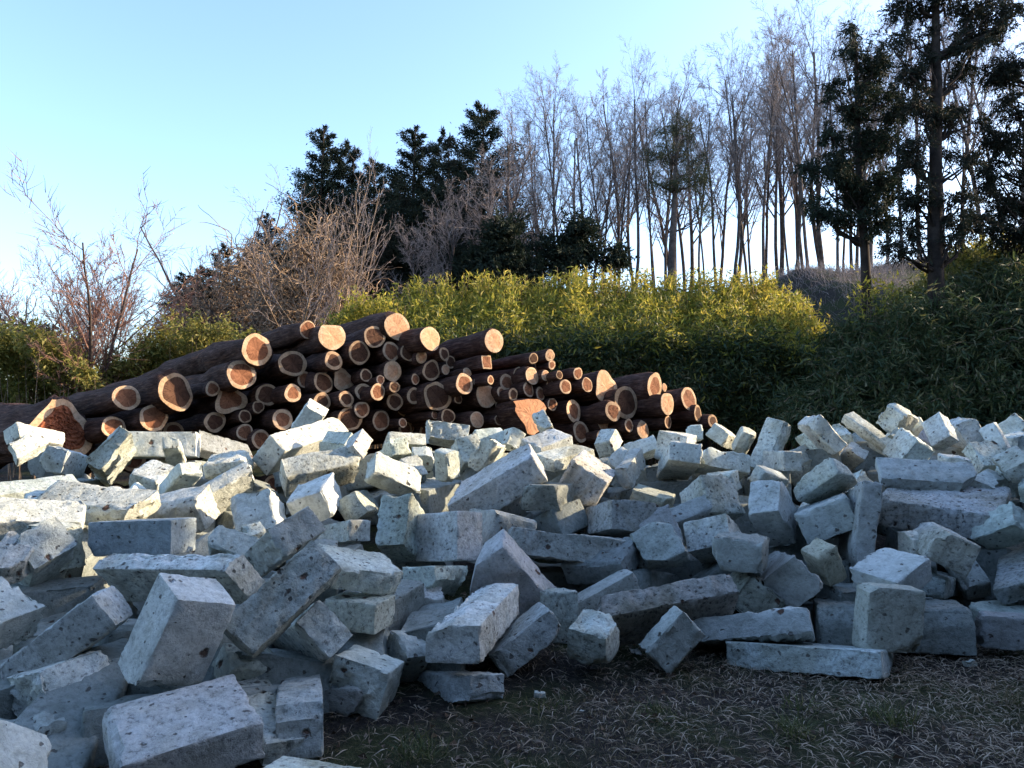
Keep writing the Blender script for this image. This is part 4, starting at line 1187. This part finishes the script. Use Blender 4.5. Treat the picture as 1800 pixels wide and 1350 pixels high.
 ('C28',(-2.967,6.106,0.697),(0.4114,0.1765,0.7014,-0.5547),(0.156,0.167,0.423)),
 ('C29',(-3.080,6.651,0.757),(-0.2330,0.7812,0.5712,0.0961),(0.270,0.291,0.300)),
 ('C30',(-2.868,5.624,0.623),(-0.2864,-0.2768,-0.3705,0.8391),(0.114,0.136,0.200)),
 ('K1',(-0.722,8.360,1.154),(0.5917,-0.7946,-0.0414,0.1291),(0.457,0.200,0.300)),
 ('K2',(-0.268,8.322,1.080),(-0.2052,0.0583,-0.5171,0.8289),(0.341,0.183,0.300)),
 ('K3',(-0.004,8.197,1.095),(0.5567,-0.7649,0.0183,0.3236),(0.165,0.205,0.250)),
 ('K4',(0.351,8.561,1.269),(0.8952,-0.3986,-0.1918,-0.0552),(0.147,0.137,0.300)),
 ('K5',(-0.436,7.506,0.982),(-0.4572,0.8497,0.2587,-0.0455),(0.221,0.270,0.300)),
 ('K6',(-0.222,6.954,0.982),(0.2517,0.1131,-0.6660,0.6930),(0.143,0.292,0.485)),
 ('K7',(-0.550,6.553,0.935),(-0.2451,0.1910,0.7896,-0.5291),(0.148,0.279,0.161)),
 ('K8',(-0.912,6.881,0.803),(-0.3314,0.0680,-0.3881,0.8573),(0.176,0.238,0.300)),
 ('K9',(-1.169,7.728,0.985),(-0.4927,0.8250,0.2527,-0.1135),(0.198,0.194,0.300)),
 ('K10',(-1.141,8.154,1.038),(-0.4595,0.8650,0.1591,-0.1238),(0.400,0.139,0.300)),
 ('K11',(-0.855,7.359,0.902),(-0.3287,0.9396,0.0944,-0.0127),(0.202,0.137,0.300)),
 ('Q1',(1.907,8.056,1.165),(0.6708,-0.7384,0.0375,-0.0586),(0.132,0.147,0.348)),
 ('Q2',(2.154,7.873,1.143),(0.6427,-0.6340,0.4295,-0.0226),(0.216,0.156,0.300)),
 ('Q3',(2.181,7.240,1.107),(0.7905,-0.5710,0.2080,0.0764),(0.138,0.227,0.236)),
 ('Q4',(2.313,6.897,1.070),(0.3741,-0.1231,-0.5535,0.7339),(0.200,0.481,0.152)),
 ('Q5',(2.308,6.589,0.962),(-0.0269,0.0463,-0.6991,0.7130),(0.160,0.161,0.400)),
 ('Q6',(2.666,7.116,0.890),(-0.4455,0.1641,0.7623,-0.4398),(0.227,0.250,0.280)),
 ('Q7',(1.813,6.738,0.922),(0.5768,-0.8087,0.0058,0.1149),(0.433,0.170,0.300)),
 ('Q8',(2.029,6.143,0.827),(-0.0013,-0.5209,-0.3056,0.7970),(0.167,0.138,0.300)),
 ('Q9',(1.639,6.072,0.815),(-0.3379,0.1478,-0.6325,0.6812),(0.136,0.146,0.300)),
 ('Q11',(2.797,6.972,1.176),(0.0985,0.4220,-0.0361,0.9005),(0.347,0.702,0.130)),
 ('Q12',(3.081,7.726,1.039),(0.5509,-0.7660,-0.3277,0.0479),(0.136,0.380,0.300)),
 ('Q13',(3.301,7.136,1.177),(-0.4734,0.1596,0.7624,-0.4114),(0.514,0.133,0.137)),
 ('Q14',(3.889,7.767,1.302),(0.6198,-0.5579,0.5462,-0.0789),(0.208,0.272,0.300)),
 ('Q15',(3.598,7.283,1.092),(-0.4636,0.8016,-0.2931,-0.2381),(0.176,0.138,0.300)),
 ('Q16',(4.190,7.893,1.181),(-0.2859,0.8990,-0.0566,0.3268),(0.150,0.138,0.300)),
 ('Q17',(4.047,7.578,1.080),(-0.4835,0.8011,-0.3292,-0.1266),(0.141,0.139,0.300)),
 ('Q18',(3.108,7.073,0.970),(-0.4359,0.8317,-0.2612,-0.2237),(0.171,0.138,0.300)),
 ('Q19',(3.315,7.755,1.151),(0.8119,-0.5522,-0.1129,-0.1520),(0.133,0.137,0.300)),
 ('Q20',(3.448,6.715,1.034),(0.7807,-0.5625,0.1872,0.1975),(0.187,0.274,0.350)),
 ('Q21',(3.434,7.078,1.062),(0.7876,-0.5560,-0.0552,0.2597),(0.137,0.152,0.300)),
 ('Q22',(3.503,6.117,0.958),(0.5053,-0.3879,-0.5938,0.4915),(0.188,0.113,0.154)),
 ('Q23',(3.891,6.279,1.002),(0.6857,-0.2776,0.6324,-0.2299),(0.258,0.138,0.300)),
 ('Q24',(3.942,7.091,1.197),(0.8924,-0.3507,0.1378,0.2482),(0.138,0.201,0.300)),
 ('Q25',(4.392,7.469,1.181),(0.7301,-0.6466,-0.1796,-0.1291),(0.182,0.256,0.300)),
 ('Q26',(4.519,6.945,1.109),(0.6365,-0.5162,0.3999,-0.4103),(0.244,0.149,0.300)),
 ('Q27',(4.743,7.215,1.199),(0.8020,-0.4473,-0.1944,-0.3449),(0.200,0.138,0.300)),
 ('Q28',(5.198,7.767,1.098),(-0.1991,0.9514,-0.0372,0.2319),(0.293,0.138,0.300)),
 ('Q29',(4.217,6.584,0.939),(0.4548,-0.5098,0.6885,-0.2433),(0.137,0.156,0.300)),
 ('Q30',(4.058,6.464,1.142),(0.1447,0.3677,0.8781,-0.2697),(0.134,0.134,0.300)),
 ('Q31',(3.945,5.978,0.887),(-0.2430,0.9406,-0.0251,0.2358),(0.346,0.139,0.300)),
 ('Q32',(3.734,5.716,0.972),(0.7729,-0.5375,-0.1160,-0.3168),(0.193,0.139,0.300)),
 ('Q33',(3.525,5.808,0.781),(-0.4685,0.0799,0.7182,-0.5082),(0.142,0.300,0.292)),
 ('Q34',(3.541,5.140,0.831),(0.6670,-0.3979,0.4568,-0.4336),(0.215,0.141,0.300)),
 ('Q35',(3.186,5.034,0.604),(-0.4484,0.8458,-0.0310,-0.2875),(0.196,0.176,0.300)),
 ('G1',(-0.514,5.184,0.519),(0.2327,-0.2902,-0.5965,0.7112),(0.681,0.308,0.226)),
 ('G2',(-0.744,5.159,0.584),(-0.4834,0.8689,-0.0678,0.0823),(0.212,0.362,0.300)),
 ('G3',(-0.092,5.600,0.513),(0.4194,-0.3663,-0.4899,0.6708),(0.573,0.235,0.321)),
 ('G4',(-0.463,4.818,0.311),(0.1519,-0.1987,-0.6063,0.7549),(0.251,0.168,0.415)),
 ('G5',(-0.518,4.550,0.205),(0.6229,-0.6791,0.2772,-0.2719),(0.136,0.147,0.300)),
 ('G6',(-0.510,4.623,0.245),(0.7707,-0.6263,-0.0051,0.1172),(0.168,0.140,0.300)),
 ('G7',(-0.521,3.907,0.114),(-0.3040,0.9036,0.2715,-0.1316),(0.192,0.207,0.300)),
 ('G8',(-1.261,5.362,0.507),(0.2729,-0.3643,-0.5724,0.6820),(0.965,0.138,0.153)),
 ('G9',(-1.621,4.540,0.508),(-0.3658,0.9124,-0.1072,-0.1490),(0.300,0.147,0.300)),
 ('G10',(-1.612,4.852,0.499),(-0.2094,0.9229,0.3219,0.0277),(0.135,0.135,0.300)),
 ('G11',(0.584,5.014,0.400),(0.8009,-0.5156,0.1027,-0.2868),(0.441,0.154,0.300)),
 ('G12',(0.275,4.582,0.160),(-0.0004,0.9998,-0.0178,-0.0024),(0.227,0.128,0.300)),
 ('G13',(0.563,4.714,0.159),(-0.0607,0.9677,0.1292,0.2079),(0.468,0.134,0.300)),
 ('G14',(0.934,4.910,0.500),(0.8943,-0.3824,-0.2216,-0.0705),(0.252,0.135,0.300)),
 ('G15',(0.990,5.192,0.558),(0.9306,-0.3309,-0.1390,-0.0718),(0.245,0.134,0.300)),
 ('G16',(1.454,4.677,0.240),(0.3058,0.3490,0.6822,-0.5651),(0.203,0.279,0.300)),
 ('G17',(2.175,4.446,0.428),(0.7297,-0.4522,0.3141,-0.4055),(0.304,0.139,0.300)),
 ('G18',(2.615,4.925,0.517),(0.5484,-0.6034,0.3829,-0.4341),(0.139,0.178,0.300)),
 ('G20',(2.953,5.043,0.307),(0.8741,-0.4509,-0.0841,-0.1599),(0.159,0.137,0.300)),
 ('G21',(-2.648,3.892,0.306),(-0.2249,0.2112,0.0220,0.9510),(0.137,0.130,0.300)),
 ('G22',(-2.793,4.337,0.528),(-0.0305,-0.1597,0.8527,-0.4965),(0.186,0.138,0.300)),
 ('G23',(-1.780,2.952,0.031),(0.0629,0.9395,0.3183,-0.1100),(0.105,0.128,0.300)),
 ('G24',(-1.165,3.478,0.204),(0.6220,-0.6059,0.4949,-0.0329),(0.156,0.150,0.300)),
]
LABELS = {
'F1':"big tilted block with a bright top and dark overhanging side, on the purple-grey slab",
'F3':"long white-topped slab behind the big tilted block",
'F4':"greenish-grey long block leaning left under the big tilted block",
'F6':"broad purple-grey slab with dark pits, lying under the big tilted block",
'F7':"rough pitted block cut off by the corner, left of the purple-grey slab",
'F8':"narrow white board-like block sloping down beside the purple-grey slab",
'F9':"white-topped squared block beside the sloping narrow board-like one",
'F10':"low flat pale block on the ground in front of the purple-grey slab",
'F11':"dark speckled slab leaning diagonally right of the white-topped long slab",
'F12':"white-topped block with a dark front, behind the diagonal dark slab",
'F13':"block with dark front and pitted pale right end, under the white-topped one",
'F14':"tilted block with a white upper face resting under the diagonal dark slab",
'F16':"small dark cube-like block on the ground beside the grass, left of the flat slab",
'F17':"flat grey slab on the grass carrying the bright white-topped block",
'F18':"bright white-topped long block lying on the flat grey slab",
'F19':"smooth dark block leaning against the white-topped long block",
'F20':"large leaning purple-grey slab behind the smooth dark block",
'F21':"small rough cube-like block standing on the grass alone",
'F22':"long dark purple slab lying above the small rough cube-like block",
'F23':"rounded block leaning on its end beside the dark hollow",
'F24':"long pitted grey block with a dark underside, behind the long flat slab",
'F25':"long flat slab lying at the very edge of the grass",
'F26':"upright stained slab standing in front of the dark long block",
'F27':"dark long block behind the upright stained slab",
'F28':"white-topped slab low at the right foot of the heap",
'M1':"long block with slanting tool marks, largest on the right slope",
'M1b':"coarse block lying behind the tool-marked long block",
'M2':"tall block standing on end left of the tool-marked long block",
'M3':"cube with a white left face and a dark right face below the tool-marked block",
'M4':"big rounded white block at the right edge of the slope",
'M5':"low block with a pale front under the white-and-dark cube",
'M6':"brown-stained block with a cream-coloured top",
'M7':"dark tilted block left of the brown-stained one",
'M8':"small squared grey block above the dark tilted one",
'M10':"white block with a rounded hollow in its face, beside the white-topped one",
'M11':"white-topped block with a rough right side, next to the hollowed one",
'M12':"mottled beam-like block leaning up above the pale broad slab",
'M15':"long dark slab lying across the middle of the slope",
'M16':"rocky lump-like dark block resting on the long dark slab",
'M19':"block with a speckled front and a grooved lilac top",
'M20':"grey diamond-tilted block right of the grooved one",
'M22':"block with a brown shaded front and a grey upper face",
'M27':"bright sunlit flat block just below the vase-shaped log end",
'M28':"second bright flat block under the sunlit one below the vase-shaped log",
'C1':"long sloping beam with a dark underside, in the middle of the heap",
'C2':"sunlit tapering block with a blue-grey end, left of the long sloping beam",
'C3':"cream block tilted up behind the sunlit tapering block",
'C4':"sunlit-topped beam with two rusty pits on its end",
'C5':"long white beam running up to the standing stone",
'C6':"standing wedge-shaped stone before the red-hearted log end",
'C8':"small dark faceted block in the hollow under the beam with rusty pits",
'C10':"smooth grey block with a bright sunlit edge",
'C11':"long speckled block with a sunlit top edge, left of the smooth grey one",
'C13':"block with a wide blue-black face on the left slope",
'C14':"large rough mottled block leaning left of the blue-black faced one",
'C17a':"long sunlit slab, brightest of the left rows",
'C19':"sunlit block with a dark underside in front of the torn log end",
'C22':"upright block with a cream right side, left rows below the cracked red log",
'C23':"wall-like upright slab with a square-cut edge below the left logs",
'C24':"small knobbly block in front of the wall-like slab",
'C25':"dark wedge-shaped block behind the wall-like slab",
'Q1':"small white cube at the back edge before the rightmost logs",
'Q2':"speckled diamond-tilted cube right of the small white cube",
'Q3':"block with a sunlit top edge leaning left of the tall tilted slab",
'Q4':"tall tilted slab with one glowing sunlit side",
'Q5':"plain square grey block end right of the tall tilted slab",
'Q11':"white beam tilted down to the right, right of the tall tilted slab",
'Q13':"long beam sloping down to the right before the dwarf bamboo",
'Q14':"block pointing up behind the long sloping beam, highest on the right",
'Q17':"dark purple block at the back edge right of the upward-pointing one",
'Q25':"pale upright block nearest the bare dwarf bamboo stems",
'G1':"large smooth lilac-grey block in the centre of the slope",
'G2':"mottled white block just left of the smooth lilac-grey one",
'G3':"rough boulder-like block right of the smooth lilac-grey one",
'G4':"flat block with a pale front under the smooth lilac-grey one",
'G8':"block with a sunlit mossy left half, left of the smooth lilac-grey one",
'G9':"coarse dark block behind the long white-topped slab",
}
TINT = {'F27':(.45,.45,.46),'F27b':(.45,.45,.46),'C13':(.52,.55,.60),'C25':(.40,.40,.42),'F11':(.68,.70,.70),'F19':(.62,.64,.66),'F16':(.62,.62,.62),  # block tones; shade is put into the dark long block's colour
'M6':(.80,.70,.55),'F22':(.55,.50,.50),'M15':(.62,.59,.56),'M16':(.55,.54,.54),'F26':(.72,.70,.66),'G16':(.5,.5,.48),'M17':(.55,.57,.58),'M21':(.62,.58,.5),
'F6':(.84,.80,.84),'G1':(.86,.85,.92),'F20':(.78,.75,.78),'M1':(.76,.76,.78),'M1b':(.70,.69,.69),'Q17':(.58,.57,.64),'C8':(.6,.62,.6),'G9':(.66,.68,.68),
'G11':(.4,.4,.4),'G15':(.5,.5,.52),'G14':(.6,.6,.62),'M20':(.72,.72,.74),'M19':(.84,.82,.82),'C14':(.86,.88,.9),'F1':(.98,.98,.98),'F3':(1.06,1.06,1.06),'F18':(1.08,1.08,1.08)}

GROUPS = {
 'front_left': ("pale weathered stone block at the low left front of the heap", "blocks at the left front of the heap"),
 'front': ("grey stone block near the grass along the front foot of the heap", "blocks at the foot of the heap"),
 'mid_left': ("stone block on the left slope, between the shaded front and the sunlit rows", "blocks on the left slope"),
 'mid': ("grey stone block on the shaded middle slope of the heap", "blocks on the middle slope"),
 'mid_right': ("rough grey stone block on the right slope around the long tool-marked one", "blocks on the right slope"),
 'back_left': ("pale stone block in the sunlit rows below the long left logs", "blocks in the left back rows"),
 'back': ("pale stone block in the back rows below the log ends", "blocks in the middle back rows"),
 'back_right': ("pale stone block in the back rows before the dark dwarf bamboo", "blocks in the right back rows"),
}
CLEAN = {'F1', 'F3', 'F6', 'F7', 'F8', 'F9', 'F10', 'F11', 'F13', 'F14', 'F17', 'F18', 'F19', 'F25', 'F26', 'F27', 'G1', 'C5', 'C13', 'C23', 'Q4', 'Q5', 'Q13', 'M27', 'M28'}
def zone_of(c):
    x, y = c[0], c[1]; px = CX + F * x / y
    if y < 4.55: return 'front_left' if px < 480 else 'front'
    if y < 6.15: return 'mid_left' if px < 600 else ('mid' if px < 1300 else 'mid_right')
    return 'back_left' if px < 520 else ('back' if px < 1230 else 'back_right')

FILL = [[], [], 0]
def fill_block(me, loc, rot):
    M = Matrix.Translation(Vector(loc)) @ Matrix.Rotation(rot[2], 4, 'Z') @ Matrix.Rotation(rot[1], 4, 'Y') @ Matrix.Rotation(rot[0], 4, 'X')
    A = np.array(M)
    co = np.empty(len(me.vertices) * 3, dtype=np.float32); me.vertices.foreach_get("co", co)
    vi = np.empty(len(me.loops), dtype=np.int32); me.loops.foreach_get("vertex_index", vi)
    FILL[0].append(co.reshape(-1, 3) @ A[:3, :3].T + A[:3, 3]); FILL[1].append(vi.reshape(-1, 4) + FILL[2]); FILL[2] += len(me.vertices)

def build_stones():
    rng = np.random.default_rng(9)
    placed = []
    for i, (nm, c, q, L) in enumerate(STONES):
        res = .020 if c[1] < 4.4 else (.027 if c[1] < 5.8 else .040)
        broken = int(rng.choice([0, 1, 2], p=[.35, .5, .15]))
        wear = rng.uniform(.8, 1.35)
        if nm in CLEAN: broken, wear = 0, .62
        me = stone_mesh(1000 + i, L, min(res, .018) if nm in ('M1', 'M19') else res, wear, broken, .012 if nm in ('M1', 'M19') else 0.0)
        o = obj("stone_block", me)
        o.rotation_mode = 'QUATERNION'
        o.location = c; o.rotation_quaternion = q
        px = CX + F * c[0] / c[1]
        dark = TINT.get(nm)
        if dark is None:
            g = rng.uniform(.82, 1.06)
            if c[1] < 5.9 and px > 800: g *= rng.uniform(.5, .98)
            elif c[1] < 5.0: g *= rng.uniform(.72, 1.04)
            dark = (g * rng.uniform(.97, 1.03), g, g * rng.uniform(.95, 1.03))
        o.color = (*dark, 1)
        if nm in LABELS: tag(o, LABELS[nm], "stone block", "stone blocks of the heap")
        else:
            l, g_ = GROUPS[zone_of(c)]
            tag(o, l, "stone block", g_)
        placed.append((np.array(c), L))
    # blocks buried inside the heap, carrying the visible ones
    cache = [stone_mesh(5000 + k, rng.uniform([.45, .24, .2], [.8, .32, .3]), .07, 1.2, k % 2) for k in range(10)]
    used = []
    n = 0
    for p in [(-1.75, 3.05, .06), (-1.35, 3.25, .05), (-1.6, 3.45, .12), (-2.1, 2.75, .02), (-1.0, 3.6, .10), (-1.35, 3.75, .2), (-2.3, 3.2, .08), (-.75, 3.85, .1), (-.4, 4.2, .12), (-2.0, 4.0, .15), (-2.6, 3.8, .1)]:
        used.append(np.array(p)); fill_block(cache[n % 10], p, (rng.normal() * .2, rng.normal() * .2, rng.uniform(0, 3.14))); n += 1
    for (c, L) in sorted(placed, key=lambda t: t[0][1]):
        z = c[2] - .27 - rng.uniform(0, .06)
        while z > ground_z(c[0], c[1]) - .02:
            p = np.array([c[0] + rng.normal() * .07, c[1] + .20 + rng.uniform(0, .12), z])
            if all(np.linalg.norm((p - u) / np.array([.36, .30, .20])) > 1 for u in used):
                used.append(p)
                fill_block(cache[n % 10], p, (rng.normal() * .2, rng.normal() * .2, rng.uniform(0, 3.14))); n += 1
            z -= .26
build_stones()

# the heap goes on to both sides
def heap_ends():
    rng = np.random.default_rng(99)
    ms = [stone_mesh(6000 + k, rng.uniform([.4, .22, .18], [.85, .32, .3]), .05, 1.2, k % 2) for k in range(8)]
    prof = lambda y: np.interp(y, [4.2, 4.8, 5.6, 6.6, 8.4, 9.2], [.08, .38, .62, .82, 1.0, .6])
    for side in (1, -1):
        for i in range(46):
            y = rng.uniform(4.4, 8.8)
            edge = .667 * y + .25
            x = side * (edge + rng.uniform(0, 2.2 if side > 0 else 2.0))
            fade = 1 - .5 * max(0, abs(x) - edge) / 2.2
            for z in ((prof(y) * fade, prof(y) * fade - .28) if i % 2 else (prof(y) * fade,)):
                if z < .05: continue
                fill_block(ms[rng.integers(0, 8)], (x + rng.normal() * .05, y, z), (rng.normal() * .35, rng.normal() * .35, rng.uniform(0, 3.14)))
heap_ends()
me = mesh_np("buried_blocks", np.concatenate(FILL[0]), [np.concatenate(FILL[1])], True, M_STONE)
me.set_sharp_from_angle(angle=R(38))
o = obj("buried_blocks", me); o.color = (.42, .42, .42, 1)  # dirt and the shade of the gaps both put into this dark colour
tag(o, "mass of grey blocks deep in the heap and along its flanks", "rubble", kind="stuff")

# ------------------------------------------------------------------ ground cover
def ground_cover():
    rng = np.random.default_rng(51)
    # visible patch of ground in front of the heap
    def pts(n, power=1.0):
        y = 1.9 + 3.4 * rng.uniform(0, 1, n) ** power
        x = rng.uniform(-1.6, 4.4, n)
        return x, y
    # short standing blades
    n = 80000
    x, y = pts(n)
    tn = Noise(rng, .9)(np.stack([x, y, x * 0], 1))
    keep = rng.uniform(0, 1, n) < np.clip(.55 + .35 * tn, .12, 1)
    x, y = x[keep], y[keep]; n = len(x)
    P = np.stack([x, y, terrain(x, y) - .003], 1)
    D = rng.normal(size=(n, 3)) * np.array([1, 1, .25]); D[:, 2] += rng.uniform(.05, 1.5, n)
    L = rng.uniform(.015, .055, n)
    V, Q = leaves_np(P, D, L, rng.uniform(.0016, .004, n), rng, .6)
    o = obj("dry_grass", mesh_np("dry_grass", V, [Q], False, M_BLADE))
    tag(o, "short trampled dry grass before the stone heap", "grass", kind="stuff")
    # straw and dead stems lying flat
    n = 42000
    x, y = pts(n, .9)
    right = rng.uniform(0, 1, n) < np.clip(.3 + .25 * x, .22, 1)
    x, y = x[right], y[right]; n = len(x)
    a = rng.uniform(0, 6.28, n)
    P = np.stack([x, y, terrain(x, y) + rng.uniform(.002, .022, n)], 1)
    D = np.stack([np.cos(a), np.sin(a), rng.normal(size=n) * .14], 1)
    L = rng.uniform(.03, .13, n)
    V, Q = leaves_np(P, D, L, rng.uniform(.0022, .0055, n), rng, .35, np.tile([0, 0, 1.0], (n, 1)) + rng.normal(size=(n, 3)) * .3)
    o = obj("straw_litter", mesh_np("straw_litter", V, [Q], False, make_leaf_mat("straw", [(.1, (.12, .085, .06)), (.5, (.30, .23, .16)), (.95, (.52, .43, .33))], .15)))
    tag(o, "pale straw and dead stems littered over the ground", "straw", kind="stuff")
    # dead leaves
    n = 1500
    x, y = pts(n)
    a = rng.uniform(0, 6.28, n)
    P = np.stack([x, y, terrain(x, y) + rng.uniform(.006, .02, n)], 1)
    D = np.stack([np.cos(a), np.sin(a), rng.normal(size=n) * .3], 1)
    L = rng.uniform(.02, .05, n)
    V, Q = leaves_np(P, D, L, L * .55, rng, .7, np.tile([0, 0, 1.0], (n, 1)) + rng.normal(size=(n, 3)) * .5)
    o = obj("dead_leaves", mesh_np("dead_leaves", V, [Q], False, make_leaf_mat("dead_leaf", [(.1, (.05, .032, .022)), (.5, (.11, .07, .045)), (.95, (.30, .23, .17))], .1)))
    tag(o, "small brown dead leaves scattered in the grass", "leaves", kind="stuff")
build = ground_cover()

def ground_at(px, py):
    d = EYE * F / (py - HOR) * 1.0
    for _ in range(3):
        p = at(px, py, d); d *= EYE / max(.05, EYE - p[2])
    p = at(px, py, d); return np.array([p[0], p[1], ground_z(p[0], p[1])])

rng_t = np.random.default_rng(61)
for px, py, n, L, lab in [(1395, 1300, 90, .12, "green and yellow grass tuft low in the dry grass, before the long flat slab"),
                          (1565, 1282, 110, .13, "fuller green grass tuft beside the straw, before the upright slab"),
                          (1405, 1255, 60, .10, "small green tuft just behind the yellow one"),
                          (735, 1338, 80, .12, "yellow-green grass tuft near the front left blocks"),
                          (1150, 1262, 50, .09, "thin green tuft before the cube-like block"),
                          (960, 1246, 40, .07, "tiny green tuft before the flat slab carrying the white block"),
                          (1780, 1240, 70, .10, "pale straw-coloured tuft at the right edge of the grass")]:
    g = ground_at(px, py)
    P = np.stack([rng_t.normal(size=n) * .045, rng_t.normal(size=n) * .045, np.zeros(n)], 1)
    D = rng_t.normal(size=(n, 3)) * .55; D[:, 2] = np.abs(D[:, 2]) + .6
    V, Q = leaves_np(P, D, L * rng_t.uniform(.5, 1.2, n), rng_t.uniform(.003, .006, n), rng_t, .7)
    o = obj("grass_tuft", mesh_np("grass_tuft", V, [Q], False, M_GREENBLADE if "straw-coloured" not in lab else M_BLADE), loc=g)
    tag(o, lab, "grass tuft")
for i, (px, py, s, lab) in enumerate([(950, 1222, .035, "small white stone chip in the grass before the flat slab"),
                                 (1708, 1172, .05, "thin white stone chip lying before the dark block on the right"),
                                 (1160, 1160, .07, "small grey rubble lump in front of the leaning rounded block"),
                                 (1115, 1150, .05, "smaller rubble lump beside the cube-like block"),
                                 (1020, 1252, .02, "tiny pale chip out in the grass"),
                                 (1330, 1235, .022, "tiny pale chip below the long flat slab")]):
    g = ground_at(px, py)
    me = stone_mesh(8000 + i, (s * 1.6, s, s * .6), .02, .6, 1)
    o = obj("stone_chip", me, loc=(g[0], g[1], g[2] + s * .22)); o.rotation_euler = (0, .1, i)
    tag(o, lab, "stone chip")
